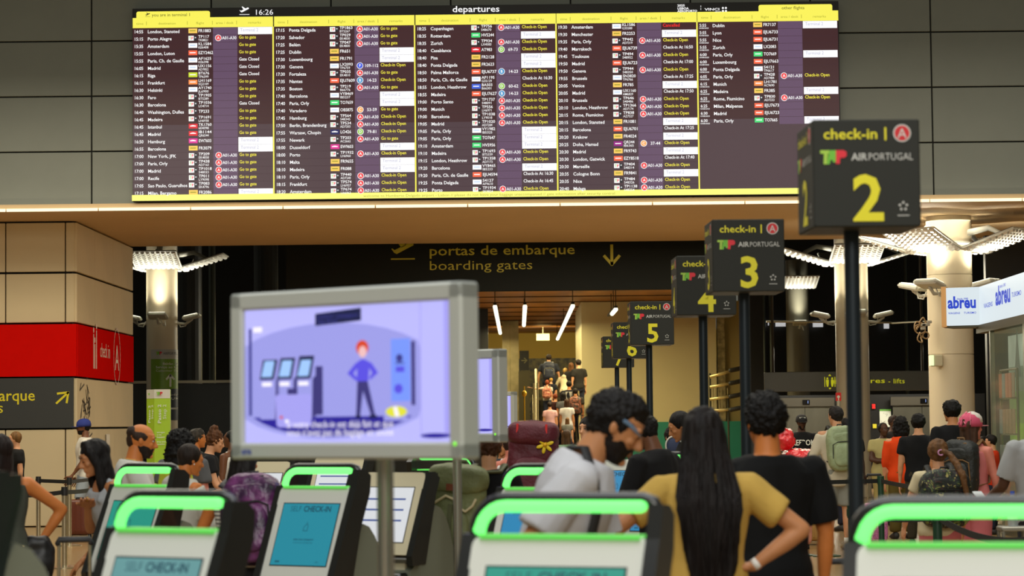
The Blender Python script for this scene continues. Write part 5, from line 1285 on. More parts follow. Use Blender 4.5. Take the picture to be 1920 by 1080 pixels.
        if stripe:
            tm = bpy.data.materials.new('striped_cloth'); tm.use_nodes = True; nt = tm.node_tree; b = nt.nodes['Principled BSDF']; b.inputs['Roughness'].default_value = .85
            tc = nt.nodes.new('ShaderNodeTexCoord'); w_ = nt.nodes.new('ShaderNodeTexWave'); w_.bands_direction = 'Z'; w_.inputs['Scale'].default_value = 14; cr = nt.nodes.new('ShaderNodeValToRGB')
            cr.color_ramp.elements[0].color = (*lin(top), 1); cr.color_ramp.elements[1].color = (*lin(stripe), 1); cr.color_ramp.elements[0].position = .45; cr.color_ramp.elements[1].position = .55
            nt.links.new(tc.outputs['Object'], w_.inputs[0]); nt.links.new(w_.outputs[0], cr.inputs[0]); nt.links.new(cr.outputs[0], b.inputs[0]); ct = tm
        fin('shirt', me, ct, root)
    q = MB(); bt = cloth(bottom)
    q.loft([((0, -.005*H, z*H-drop), (a*H*girth, 0, 0), (0, b*H*girth, 0)) for z, a, b in ((.44, .082, .068), (.48, .106, .078), (.52, .108, .078), (.565, .094, .070))], 20)
    for s in (-1, 1):
        hp = V((s*.05*H, 0, .49*H-drop))
        if bottom_kind == 'shorts': q.tube([hp, hp.lerp(kn[s], .92)], [.060*H*girth, .052*H], n=14, flat=True)
        elif bottom_kind == 'skirt': pass
        else: q.tube([hp, kn[s], an[s]+V((0, 0, .005*H))], [.060*H*girth, .046*H*(1.2 if bottom_kind == 'wide' else 1), .034*H*(1.4 if bottom_kind == 'wide' else 1)], n=14, flat=True)
    me = remesh(q, vx*1.1, 2); crumple(me, .008*H, 10/H); fin('shorts' if bottom_kind == 'shorts' else 'trousers', me, bt, root)
    for s in (-1, 1):
        q = MB(); a = an[s]
        q.loft([((a.x, a.y-.045*H, .020*H), (.016*H, 0, 0), (0, 0, .018*H)), ((a.x, a.y-.035*H, .030*H), (.024*H, 0, 0), (0, 0, .028*H)), ((a.x, a.y, .032*H), (.026*H, 0, 0), (0, 0, .030*H)), ((a.x, a.y+.045*H, .024*H), (.028*H, 0, 0), (0, 0, .023*H)), ((a.x, a.y+.085*H, .017*H), (.028*H, 0, 0), (0, 0, .016*H)), ((a.x, a.y+.108*H, .012*H), (.014*H, 0, 0), (0, 0, .010*H))], 14)
        o = q.build('shoe', mat('shoe', shoe, .6), root, True)
        if socks: q = MB(); q.tube([(a.x, a.y, .045*H), (a.x, a.y, .085*H)], [.023*H, .024*H], n=12, flat=True); q.build('sock', cloth(socks), root, True)
    return p
def local(p, T=None):  # world matrix of the torso frame
    return p.root.matrix_basis @ (T or p.T)
# ---------------------------------------------------------------- backpacks
def pack(p, label, col, w=.30, h=.46, d=.18, zc=.70, style='day', col2=None, camo=None, tilt=0, dx=0, back=None):
    H = p.H; T = local(p); yb = -(back or .066*H)-.012
    c = V((dx, yb-d/2, zc*H)); MT = T @ M.Translation(c) @ M.Rotation(R(tilt), 4, 'Y')
    loc = MT.translation.copy(); rot = MT.to_euler()
    r = empty('backpack', loc, 0, label, 'backpack'); r.rotation_euler = rot
    m1 = camo or mat('pack_nylon', col, .55, var=.18, vscale=6, bump=.3, bscale=50); m2 = mat('pack_trim', col2 or tuple(int(v*.55) for v in col), .6)
    q = MB(); q.ell((0, 0, 0), (w/2, d/2, h/2), 26, 18, e=.55); q.ell((0, d*.12, 0), (w*.46, d*.42, h*.47), 22, 14, e=.4); me = remesh(q, .009 if loc.y < 22 else .014, 2); crumple(me, .012, 9); crumple(me, .004, 30); fin('pack_body', me, m1, r)
    def ell(name, c_, rr_, m_, e=.6, par=r, am=.006):
        q = MB(); q.ell(c_, rr_, 20, 12, e=e); me = remesh(q, .009 if loc.y < 22 else .014, 1); crumple(me, am, 14); return fin(name, me, m_, par)
    if style == 'day':
        ell('front_pocket', (0, -d*.42, -h*.14), (w*.36, d*.22, h*.26), m1); ell('top_pocket', (0, -d*.36, h*.24), (w*.34, d*.16, h*.12), m1)
        q = MB(); q.tube([(-w*.38, -d*.44, -h*.2), (-w*.36, -d*.5, h*.1), (-w*.2, -d*.5, h*.15), (w*.2, -d*.5, h*.15), (w*.36, -d*.5, h*.1), (w*.38, -d*.44, -h*.2)], .006, n=6); q.build('zip', m2, r)
        q = MB(); q.tube([(-w*.46, -d*.1, -h*.2), (-w*.44, -d*.24, h*.28), (-w*.25, -d*.3, h*.44), (w*.25, -d*.3, h*.44), (w*.44, -d*.24, h*.28), (w*.46, -d*.1, -h*.2)], .006, n=6); q.build('zip', m2, r)
    if style == 'flap':
        ell('lid', (0, -d*.12, h*.33), (w*.54, d*.60, h*.17), m1, .6); ell('front_pocket', (0, -d*.45, -h*.22), (w*.34, d*.20, h*.20), m1)
        q = MB(); rp = [(-w*.5, -d*.5, h*.20), (-w*.42, -d*.62, h*.02), (-w*.3, -d*.66, h*.05), (-w*.1, -d*.68, h*.14), (w*.05, -d*.68, h*.11), (w*.16, -d*.68, h*.02), (w*.28, -d*.66, -h*.02), (w*.40, -d*.62, h*.05), (w*.44, -d*.58, h*.12)]
        q.tube(rp, .0085, n=8); q.build('rope', mat('rope_cream', (222, 208, 168), .7), r, True)
        q = MB(); q.box((-w*.02, -d*.73, h*.24), (w*.15, .006, h*.075)); q.build('leather_patch', mat('leather_patch', (120, 62, 34), .6), r)
        q = MB(); q.box((0, -d*.70, -h*.12), (.03, .01, h*.34)); q.build('closing_strap', m2, r)
        for s in (-1, 1): q = MB(); q.box((s*w*.17, -d*.68, -h*.30), (.045, .01, .035)); q.build('leather_tab', mat('leather_dark', (70, 44, 30), .6), r)
    if style == 'trek':
        ell('lid', (0, -.02, h*.40), (w*.50, d*.62, h*.13), m1, .6); ell('front_pocket', (0, -d*.46, -h*.08), (w*.36, d*.2, h*.24), m1)
        for s in (-1, 1):
            ell('side_pocket', (s*w*.48, -.01, -h*.25), (w*.12, d*.36, h*.2), m1)
            q = MB(); q.box((s*w*.28, -d*.62, h*.45), (.018, .02, .075)); q.build('red_tab', mat('tab_red', (215, 28, 30), .5), r)
        q = MB(); disc(q, (-.01, -d*.655, h*.41), X, Z, .017, 0, 12); stroke(q, [(-.03, 0), (.03, 0)], .008, (-.01, -d*.655, h*.385), X, Z); q.build('logo', mat('logo_pale', (210, 190, 190), .5), r)
    for s in (-1, 1):                       # shoulder straps
        q = MB(); q.T = MT.inverted() @ T; x_ = s*.062*H
        q.tube([(x_*.8+dx*.3, yb, (zc*H+h*.40)), (x_, -.045*H, .825*H), (x_, .0, .853*H), (x_, .058*H, .81*H), (x_*1.15, .085*H, .72*H), (x_*1.45, .03*H, .62*H), (x_*1.3, yb+.01, zc*H-h*.3)], [.022, .026, .026, .026, .022, .014, .012], n=8, sq=.45, ref=(1, 0, 0)); q.build('strap', m2, r, True)
    q = MB(); q.tube([(-.035, d*.2, h*.46), (-.03, d*.1, h*.53), (.03, d*.1, h*.53), (.035, d*.2, h*.46)], .009, n=8); q.build('grab_handle', m2, r, True)
    return r
# ---------------------------------------------------------------- who is there
DN = DOWN
FW = ((.15, .35, -.9), (-.1, 1, -.1))                   # forearms forward
PH = ((.15, .45, -.85), (-.25, .8, .35))                # holding a phone
CR = ((.2, .25, -.95), (-.8, .6, -.1))                  # hand across the front
ON = ((.80, -.1, -.62), (-.72, .12, -.70), (-.95, .25, -.15))
# near group in the middle
a_ = person('man in white T-shirt and beard bending over a kiosk with a black sling strap', 1155, 9.4, 739, face=96, lean=24, side=0, hpitch=30, hyaw=-4, girth=1.16, sleeve=.80, armR=((.22, -.60, -.8), (-.05, .75, -.6)), armL=((.1, .25, -.95), (-.1, .45, -.9)), skin='olive', top=(196, 196, 200), bottom=(60, 64, 74), hair='short', hcol=(18, 14, 12), beard=(26, 18, 14), lids=True, hscale=1.08)
def torso_strap(p, name, pts, r, m_, label=None, cat=None):
    q = MB(); H = p.H; q.T = local(p); q.tube([(x*H, y*H, z*H) for x, y, z in pts], r, n=8, sq=.35, ref=(1, 0, 0)); o = q.build(name, m_, None, True)
    if label: tag(o, label, cat)
    return o
m_strap = mat('strap_black', (20, 20, 20), .6)
torso_strap(a_, 'sling_bag', [(.01, -.050, .842), (.065, -.02, .855), (.108, .03, .80), (.118, .06, .74), (.11, .072, .67), (.09, .082, .60), (.03, .09, .56), (-.08, .06, .54), (-.125, .0, .56), (-.10, -.07, .66), (-.05, -.088, .76), (.01, -.050, .842)], .02, m_strap, 'black sling strap across the back of the man in white T-shirt', 'bag')
q = MB(); q.T = local(a_, a_.HT); h = .13*a_.H; q.tube([(s_*.36*h*cos(t_), .02*h+.40*h*sin(t_), .10*h+.05*h*cos(t_*2)) for s_, t_ in [(1, -1.2+i*.28) for i in range(11)]], .035*h, n=8, sq=.6, ref=(0, 0, 1)); q.build('glasses', mat('visor_clear', (120, 150, 180), .15, 0, alpha=.6), None, True)
bpy.data.objects['glasses'].parent = a_.root; bpy.data.objects['glasses'].matrix_parent_inverse = a_.root.matrix_basis.inverted()
b_ = person('woman with very long straight black hair, yellow T-shirt and hands on hips', 1318, 10.2, 766, face=-4, sex='f', girth=1.08, armL=((.80, -.1, -.62), (-.30, .50, -.80), (-.2, .3, -.8)), armR=((.80, -.12, -.62), (-.86, .05, -.62), (-.95, .2, -.1)), skin='olive', top=(196, 160, 78), top_kind='cropt', bottom=(34, 42, 66), hair='none', eyes=False, sleeve=.62)
# her hair: cap plus a heavy straight sheet and loose strands
h = .13*b_.H; q = MB(); q.T = b_.HT
q.ell((0, -.10*h, .145*h), (.39*h, .43*h, .43*h), 26, 18)
q.loft([((0, -.12*h, .18*h), (.39*h, 0, 0), (0, .40*h, 0)), ((0, -.17*h, -.15*h), (.43*h, 0, 0), (0, .34*h, 0)), ((.01*h, -.22*h, -.6*h), (.50*h, 0, 0), (0, .30*h, 0)), ((.0, -.52*h, -1.1*h), (.58*h, 0, 0), (0, .26*h, 0)), ((0, -.64*h, -1.7*h), (.58*h, 0, 0), (0, .18*h, 0)), ((.02*h, -.66*h, -2.3*h), (.50*h, 0, 0), (0, .13*h, 0)), ((.04*h, -.66*h, -2.8*h), (.36*h, 0, 0), (0, .10*h, 0)), ((.05*h, -.68*h, -3.1*h), (.18*h, 0, 0), (0, .05*h, 0))], 28)
me = remesh(q, .010, 2); crumple(me, .010, 55, (1, 1, .03)); crumple(me, .006, 18, (1, 1, .08))
q = MB(); q.v = [tuple(v.co) for v in me.vertices]; q.f = [tuple(x.vertices) for x in me.polygons]; q.mi = [0]*len(q.f); rr = random.Random(4)
q.T = b_.HT
for i in range(170):
    a = rr.uniform(-1.45, 1.45); x1 = .60*sin(a)*rr.uniform(.75, 1.06); L = rr.uniform(2.5, 3.05)-abs(x1)*1.3; y1 = -.60-.14*cos(a)
    q.tube([(.38*sin(a)*h, (-.10-.42*cos(a))*h, .15*h), (.46*sin(a)*h, (-.12-.44*cos(a))*h, -.3*h), (x1*h, (y1-.06)*h, -1.1*h), ((x1+rr.uniform(-.04, .04))*h, (y1-.12)*h, -.6*L*h), ((x1*.72+rr.uniform(-.05, .05))*h, (y1-.06)*h, -L*h)], [.012*h, .022*h, .022*h, .02*h, .006*h], n=5)
o = q.build('hair', hairm((22, 15, 13)), b_.root, True, fix=False)
q = MB(); w0 = b_.wr[1]; d0_ = (w0-b_.el[1]).normalized(); q.tube([w0-d0_*.028, w0-d0_*.004], .026, n=18, flat=True); q.build('bracelet', mat('bracelet_white', (225, 222, 215), .4), b_.root, True)
q = MB(); q.box((.062*b_.H, -.078*b_.H-.004, .535*b_.H), (.10, .008, .045)); q.build('leather_label', mat('label_cream', (214, 204, 176), .6), b_.root)
q = MB(); q.loft([((0, -.005*b_.H, z*b_.H), (a*b_.H, 0, 0), (0, c*b_.H, 0)) for z, a, c in ((.552, .106, .082), (.575, .102, .080))], 28); q.build('waistband', mat('denim_dark', (26, 32, 50), .8), b_.root, True)
c_ = person('man in plain black T-shirt seen from behind, standing right of the long haired woman', 1433, 11.4, 742, face=-12, girth=1.14, hyaw=-4, armL=((.3, .2, -.95), (-.3, .7, -.5)), armR=((.22, -.05, -1), (.0, .2, -1)), skin='orange', top=(13, 14, 15), bottom=(16, 16, 20), hair='curly', hcol=(16, 13, 12), eyes=False, sleeve=.85, hscale=1.04)
q = MB(); q.box((.02, -.062*c_.H, .805*c_.H), (.05, .004, .014)); q.T = M.Identity(4); q.build('neck_print', mat('grey_print', (120, 122, 122), .6), c_.root)
# middle distance
d_ = person('person in black top carrying the sage green flap backpack', 916, 15.8, 812, face=20, hyaw=-25, hpitch=14, sex='f', armL=DN, armR=FW, skin='fair', top=(18, 19, 22), bottom=(16, 16, 18), hair='curly', hcol=(86, 50, 30), eyes=False)
pack(d_, 'sage green flap backpack with cream rope and small leather patch', (128, 136, 92), w=.36, h=.56, d=.19, zc=.685, style='flap', col2=(92, 96, 66), tilt=5, dx=-.14)
person('young man with dark hair and grey-blue T-shirt facing left beside the maroon pack', 942, 27.5, 822, face=200, hyaw=-10, skin='olive', top=(52, 60, 70), armL=CR, armR=DN, hair='short')
person('bare-shouldered person partly hidden behind the maroon trekking pack', 958, 25, 816, face=30, sex='f', skin='pink', top=(230, 225, 225), top_kind='tank', hair='slick', hcol=(60, 40, 34), eyes=False)
e_ = person('hiker hidden behind a tall maroon trekking pack', 1004, 20.8, 790, face=6, skin='fair', top=(70, 40, 50), bottom=(60, 56, 50), hair='short', eyes=False)
pack(e_, 'tall maroon trekking pack with red tabs and a yellow flower tied on', (96, 26, 42), w=.43, h=.80, d=.26, zc=.735, style='trek', col2=(60, 20, 30), tilt=2)
f_ = e_
fl = local(e_) @ V((.12, -.405, .87*e_.H)); fo = empty('yellow_flower', fl, 0, 'yellow daffodil shaped flower tied to the maroon trekking pack', 'flower')
for i in range(6):
    a = i*pi/3+.3; q = MB(); q.ell((cos(a)*.042, 0, sin(a)*.042), (.034, .006, .015), 10, 6, rot=M.Rotation(-a, 3, 'Y')); q.build('petal', mat('petal_yellow', (238, 208, 30), .5), fo, True)
q = MB(); q.tube([(0, -.03, 0), (0, .005, 0)], [.016, .009], n=10); q.build('trumpet', mat('petal_yellow2', (226, 170, 20), .5), fo, True)
person('woman whose upper face shows between the trekking pack and the man in white', 1101, 23, 782, face=215, sex='f', skin='fair', hair='long', hcol=(30, 20, 16), top=(120, 150, 110))
person('child in pale green top crouched in the crowd before the escalator', 1062, 40, 806, face=10, sex='f', skin='fair', hair='long', hcol=(90, 66, 40), top=(130, 170, 130), eyes=False)
person('man in black polo shirt standing behind the man in white', 1207, 16.6, 780, face=-55, hyaw=0, hpitch=22, lean=8, girth=1.1, armL=CR, armR=CR, skin='brown', top=(20, 20, 22), top_kind='polo', bottom=(30, 30, 34), hair='short', lids=True, sleeve=.9)
g_ = person('woman with sleek black bun and small hoop earring looking down', 1274, 20.5, 774, face=-96, hyaw=0, hpitch=26, lean=6, sex='f', armL=FW, armR=FW, skin='olive', top=(22, 22, 24), hair='bun', hcol=(16, 12, 11), lids=True)
h = .13*g_.H
for s in (-1, 1):
    q = MB(); q.T = g_.HT; q.tube([(s*.36*h, .0+.06*h*cos(t_), -.20*h+.06*h*sin(t_)) for t_ in [pi*i/6 for i in range(13)]], .010*h, n=6); q.build('earring', mat('gold', (220, 180, 90), .25, .9), g_.root, True)
pack_ = person('person in black with a round blue badge on the shoulder, seen left of the bun', 1262, 24, 800, face=160, skin='fair', top=(30, 30, 32), hair='short')
q = MB(); q.ell((0, 0, 0), (.07, .02, .085), 20, 12); o = q.build('round_pouch', mat('pouch_navy', (40, 52, 86), .6), None, True); o.location = P(1263, 836, 23.6); tag(o, 'round navy pouch with pale rim beside the woman with a bun', 'bag')
q = MB(); q.tube([(.075*cos(t_), -.008, .09*sin(t_)) for t_ in [2*pi*i/24 for i in range(25)]], .008, n=6); q.build('rim', mat('rim_pale', (196, 196, 186), .5), o, True)
# left cluster
h_ = person('person in grey-green top with bent elbow and hand on hip at the left edge', -6, 15.2, 815, face=-18, lean=6, sex='f', girth=1.12, hyaw=-40, armL=DN, armR=((.62, .10, -.45), (-.55, .1, -.85), (-.9, .3, -.1)), skin='orange', top=(72, 76, 66), top_kind='tank', bottom=(196, 184, 134), hair='long', hcol=(34, 22, 18), eyes=False)
q = MB(); w0 = h_.wr[1]; d0_ = (w0-h_.el[1]).normalized(); q.tube([w0-d0_*.03, w0], .026, n=18, flat=True); q.build('watch', mat('watch_steel', (190, 190, 180), .3, .8), h_.root, True)
bg = empty('shoulder_bag', local(h_) @ V((.13*h_.H, .0, .52*h_.H)), 0, 'black shoulder bag with tassels hanging behind the bent arm', 'bag')
q = MB(); q.ell((0, 0, -.03), (.13, .07, .15), 20, 14, e=.7); me = remesh(q, .012, 1); crumple(me, .018, 14); fin('bag_body', me, mat('bag_black', (20, 20, 20), .45), bg)
for i in range(6):
    q = MB(); x0 = -.08+.035*i; q.tube([(x0, -.06, -.10), (x0+.01, -.075, -.18), (x0+.02+.01*(i % 2), -.07, -.27)], [.006, .008, .004], n=6); q.build('tassel', mat('bag_black', (20, 20, 20), .45), bg, True)
q = MB(); q.tube([(-.10, 0, .08), (-.14, -.06, .25), (-.15, -.05, .42), (-.14, .02, .48), (-.10, .06, .2), (-.05, .04, .08)], .014, n=8, sq=.5); q.build('strap', mat('bag_black', (20, 20, 20), .45), bg, True)
person('blonde woman in black off-shoulder top standing before the pale wall at far left', 27, 34.5, 809, face=242, hyaw=14, sex='f', skin='fair', top=(22, 22, 22), hair='slick', hcol=(120, 84, 44), top_kind='tee', armL=DN, armR=FW, bottom=(70, 70, 72))
i_ = person('man in blue baseball cap, white T-shirt and pale shorts walking left with a suitcase', 156, 37.4, 786, face=262, skin='brown', top=(232, 226, 212), bottom=(160, 170, 178), bottom_kind='shorts', hat='cap', hatcol=(36, 52, 130), beard=(24, 18, 16), hair='crop', shoe=(24, 24, 26), sleeve=.75, armL=((.1, .1, -1), (0, .6, -.8)), armR=((.1, -.05, -1), (0, .5, -.9)), legs={-1: (.05, .02), 1: (-.03, -.06)})
j_ = person('woman with long dark hair looking down, fingers raised to her chest', 176, 15.6, 826, face=238, lean=14, hpitch=18, hyaw=6, sex='f', armL=((.1, .1, -1), (-.35, .5, -.6)), armR=((.1, .12, -1), (-.55, .30, .50), (-.7, .3, .4)), skin='olive', top=(176, 182, 186), top_kind='tank', bottom=(50, 54, 66), hair='longface', hcol=(20, 15, 14), lids=True, hscale=1.05)
q = MB(); q.T = M.Translation(j_.palm[1]+j_.hd[1]*.045); q.tube([(.013*cos(t_), .0, .013*sin(t_)) for t_ in [2*pi*i/12 for i in range(13)]], .0035, n=6); q.build('ring', mat('gold', (220, 180, 90), .25, .9), j_.root, True)
k_ = person('balding man with dark beard in white T-shirt, head turned right', 266, 16.8, 793, face=76, hyaw=6, hpitch=8, lean=8, girth=1.12, armL=FW, armR=FW, skin='orange', top=(214, 214, 206), bottom=(50, 52, 60), hair='bald', hcol=(58, 40, 28), beard=(40, 30, 24), hscale=1.06)
h = .13*k_.H; q = MB(); q.T = k_.T; q.tube([(.055*k_.H*cos(t_), -.008*k_.H+.05*k_.H*sin(t_), (.838-.018*max(0, sin(t_)))*k_.H) for t_ in [2*pi*i/20 for i in range(21)]], .003, n=6); q.build('necklace', mat('gold', (220, 180, 90), .25, .9), k_.root, True)
person('person with big dark curly hair tied back and a lime lanyard strap', 342, 18.2, 810, face=60, hpitch=10, lean=6, sex='f', skin='brown', top=(196, 206, 60), top_kind='tee', hair='afro', hcol=(14, 11, 11), eyes=False, hscale=1.0)
l_ = person('girl with slicked dark hair, grey sweatshirt and pearl earring seen from behind', 358, 16.4, 833, face=48, hyaw=12, hpitch=12, lean=8, sex='f', skin='orange', top=(196, 194, 184), top_kind='hoodie', hair='slick', hcol=(42, 30, 22), lids=True, armL=FW, armR=FW, bottom=(150, 148, 144))
h = .13*l_.H; q = MB(); q.T = l_.HT; q.ell((.36*h, 0, -.14*h), (.025*h,)*3, 10, 6); q.build('earring', mat('pearl', (235, 232, 225), .2), l_.root, True)
person('bald pink-headed man just showing over the dark curly hair', 344, 22, 805, face=10, skin='pink', hair='bald', hcol=(150, 110, 90), top=(90, 90, 92), eyes=False)
person('man with cropped grey-brown hair standing behind the grey sweatshirt girl', 371, 27.5, 804, face=70, skin='orange', hair='short', hcol=(60, 52, 42), top=(60, 62, 58), eyes=False)
person('woman with curly top bun and black T-shirt leaning right over her bag', 404, 25.5, 799, face=84, hpitch=14, lean=12, sex='f', armL=FW, armR=((.1, .3, -.95), (-.1, .9, -.35)), skin='fair', top=(24, 24, 26), bottom=(30, 30, 34), hair='topbun', hcol=(96, 58, 30), lids=True)
person('person in white sleeveless top with black cross strap, in shadow left of the big monitor', 432, 29, 806, face=-60, skin='brown', top=(222, 220, 210), top_kind='tank', hair='crop', hcol=(20, 16, 14), eyes=False, armL=DN, armR=FW)
m_ = person('woman in striped tank top bending forward with the purple backpack on', 460, 14.0, 830, face=12, lean=14, side=-5, hyaw=10, hpitch=10, sex='f', girth=1.08, armL=((.45, .2, -.85), (-.1, .6, -.8)), armR=((.1, .8, -.5), (0, 1, .1)), skin='orange', top=(214, 210, 196), stripe=(110, 106, 98), top_kind='tank', bottom=(40, 40, 42), hair='long', hcol=(22, 17, 16), eyes=False)
pack(m_, 'purple crinkled backpack with black trim on the bending woman', (98, 44, 98), w=.35, h=.52, d=.20, zc=.665, dx=.13, style='day', col2=(26, 20, 28), camo=mat('crinkled_purple', (116, 56, 112), .3, rgb2=(52, 24, 58), vscale=9, bump=.8, bscale=16))
# right hand crowd
n_ = person('man in black cap and black T-shirt with white letters in front of the lift doors', 1503, 38.5, 778, face=176, skin='dark', top=(24, 24, 26), hat='cap', hatcol=(26, 26, 28), beard=(14, 11, 10), hair='crop', girth=1.1, armL=CR, armR=CR)
q = MB(); text(q, 'REEBOK', (0, 0, 0), (-1, 0, 0), Z, .09/.73, 0, .02, align='c', width=.36); 
q.v = [(v[0], .078*n_.H+.008, v[2]+.715*n_.H) for v in q.v]; q.build('chest_print', mat('print_white', (240, 240, 225), .5), n_.root, fix=False)
q = MB(); q.T = n_.HT; h = .13*n_.H; text(q, 'REEBOK', (0, 0, 0), (-1, 0, 0), Z, .09*h/.73, 0, .02, align='c'); q.v = [tuple(n_.HT @ V(((n_.HT.inverted() @ V(v)).x, .40*h, .30*h+(n_.HT.inverted() @ V(v)).z))) for v in q.v]; q.build('cap_print', mat('print_white', (240, 240, 225), .5), n_.root, fix=False)
o_ = person('tall backpacker in cream rolled-sleeve shirt and grey shorts with the pale green backpack', 1566, 30.8, 762, face=-8, hyaw=-22, girth=1.06, armL=((.35, .1, -.9), (.1, .25, -.9)), armR=DN, skin='fair', top=(216, 206, 182), top_kind='rolled', bottom=(150, 150, 140), bottom_kind='shorts', shoe=(176, 156, 112), socks=(232, 228, 216), hair='short', hcol=(40, 34, 32), eyes=False)
pack(o_, 'pale green backpack on the tall backpacker in grey shorts', (164, 180, 138), w=.38, h=.56, d=.20, zc=.70, style='day', col2=(44, 46, 44), tilt=-4)
person('dark haired person peeking out right of the backpacker', 1583, 36, 784, face=-30, skin='brown', hair='short', top=(60, 50, 44), eyes=False)
person('dark haired person between the backpacker and the tall sign pole', 1597, 38, 789, face=150, skin='dark', hair='short', top=(30, 30, 32))
person('woman in khaki top and trousers, arms folded, left of the orange blouse', 1657, 37.5, 792, face=168, hyaw=-8, sex='f', girth=1.16, armL=CR, armR=CR, skin='dark', top=(186, 174, 116), bottom=(176, 160, 100), hair='crop', hcol=(14, 11, 10))
person('brown haired head rising behind the orange blouse woman', 1676, 41, 779, face=150, skin='dark', hair='short', hcol=(52, 36, 28), top=(40, 36, 34), eyes=False)
person('woman with long black curls and bright orange blouse, olive trousers', 1688, 33.5, 783, face=-8, sex='f', girth=1.12, armL=((.22, .0, -1), (.0, .12, -1)), armR=DN, skin='fair', top=(232, 72, 18), top_kind='rolled', bottom=(96, 84, 36), bottom_kind='wide', hair='afro', hcol=(16, 12, 11), eyes=False, hscale=.98)
p_ = person('young man with mop of black hair and black T-shirt with white neck tag', 1722, 31.5, 777, face=10, girth=1.04, skin='fair', top=(20, 21, 24), bottom=(60, 54, 40), hair='mop', hcol=(16, 13, 12), eyes=False)
q = MB(); q.box((0, -.068*p_.H, .79*p_.H), (.03, .006, .06)); q.build('neck_tag', mat('tag_white', (220, 220, 215), .6), p_.root)
person('tallest man in black T-shirt with spiky black hair before the large column', 1783, 29.5, 752, face=-16, hyaw=-14, girth=1.1, skin='olive', top=(20, 21, 24), bottom=(30, 30, 34), hair='mop', hcol=(14, 12, 12), eyes=False)
q_ = person('woman in pink mesh-back cap and tank top with black backpack', 1822, 22.5, 776, face=38, hyaw=20, hpitch=-4, sex='f', girth=1.1, armL=DN, armR=((.2, .1, -.95), (-.1, .45, -.85)), skin='pink', top=(206, 120, 120), top_kind='tank', bottom=(200, 110, 116), bottom_kind='wide', hair='long', hcol=(78, 52, 36), hat='trucker', hatcol=(206, 80, 112), lids=True, hscale=1.1)
pack(q_, 'black backpack with tan straps on the woman in the pink cap', (26, 30, 28), w=.36, h=.52, d=.18, zc=.70, style='day', col2=(120, 88, 50))
r_ = person('girl with long ginger-brown ponytail and cream T-shirt with the camouflage backpack', 1758, 19.6, 824, face=-6, hyaw=8, sex='f', girth=1.12, armL=((.35, .2, -.9), (0, .5, -.8)), armR=((.35, .2, -.9), (0, .5, -.8)), skin='fair', top=(214, 200, 164), bottom=(206, 112, 116), bottom_kind='wide', hair='sidepony', hcol=(110, 74, 40), eyes=False, hscale=1.12)
q = MB(); q.T = r_.HT; h = .13*r_.H*1.12; q.tube([(.05*h+.10*h*cos(t_), -.54*h, .05*h+.10*h*sin(t_)) for t_ in [2*pi*i/12 for i in range(13)]], .03*h, n=6); q.build('hair_tie', mat('tie_pink', (214, 150, 190), .6), r_.root, True)
mc = bpy.data.materials.new('leafy_camouflage'); mc.use_nodes = True; nt = mc.node_tree; bb = nt.nodes['Principled BSDF']; bb.inputs['Roughness'].default_value = .6
tc = nt.nodes.new('ShaderNodeTexCoord'); vo = nt.nodes.new('ShaderNodeTexVoronoi'); vo.inputs['Scale'].default_value = 22; no = nt.nodes.new('ShaderNodeTexNoise'); no.inputs['Scale'].default_value = 6
cr = nt.nodes.new('ShaderNodeValToRGB'); els = cr.color_ramp; els.interpolation = 'CONSTANT'; els.elements[0].color = (*lin((18, 24, 20)), 1)
els.elements[1].position = .5; els.elements[1].color = (*lin((44, 62, 44)), 1)
for pos, c in ((.66, (120, 130, 60)), (.74, (24, 30, 26)), (.84, (170, 160, 96)), (.88, (70, 44, 40))): e2 = els.elements.new(pos); e2.color = (*lin(c), 1)
sepx = nt.nodes.new('ShaderNodeSeparateColor'); nt.links.new(tc.outputs['Object'], no.inputs[0]); nt.links.new(no.outputs[1], vo.inputs[0]); nt.links.new(vo.outputs['Color'], sepx.inputs[0]); nt.links.new(sepx.outputs[0], cr.inputs[0]); nt.links.new(cr.outputs[0], bb.inputs[0])
pack(r_, 'leafy camouflage backpack on the girl with the ponytail', (30, 36, 30), w=.42, h=.46, d=.18, zc=.68, style='day', col2=(16, 18, 16), camo=mc)
s_p = person('man in light grey T-shirt with dark arms at the right edge, holding a phone', 1950, 18.2, 752, face=-12, girth=1.18, armL=((.22, .25, -.95), (.12, .75, -.35), (0, .9, .1)), armR=DN, skin='dark', top=(168, 170, 172), bottom=(40, 40, 46), hair='short', eyes=False, sleeve=.8)
ph = s_p.root.matrix_basis @ (s_p.palm[-1]+s_p.hd[-1]*.03+V((0, 0, .02))); q = MB(); q.box((0, 0, 0), (.075, .15, .012), bevel=.004); o = q.build('phone', mat('phone_case', (190, 196, 200), .3)); o.location = ph; o.rotation_euler = (R(25), 0, R(12)); tag(o, 'pale phone held by the man in the grey T-shirt', 'phone')
person('person in red-orange jacket beyond the pink cap, at the shop corner', 1857, 34.5, 815, face=-70, skin='fair', top=(206, 54, 16), top_kind='long', hair='short', hcol=(26, 20, 18), armL=CR, armR=CR)
person('dark haired person in shadow between the pink cap and the red-orange jacket', 1843, 37.5, 818, face=20, skin='brown', top=(30, 26, 26), hair='short', hcol=(22, 17, 16), eyes=False)
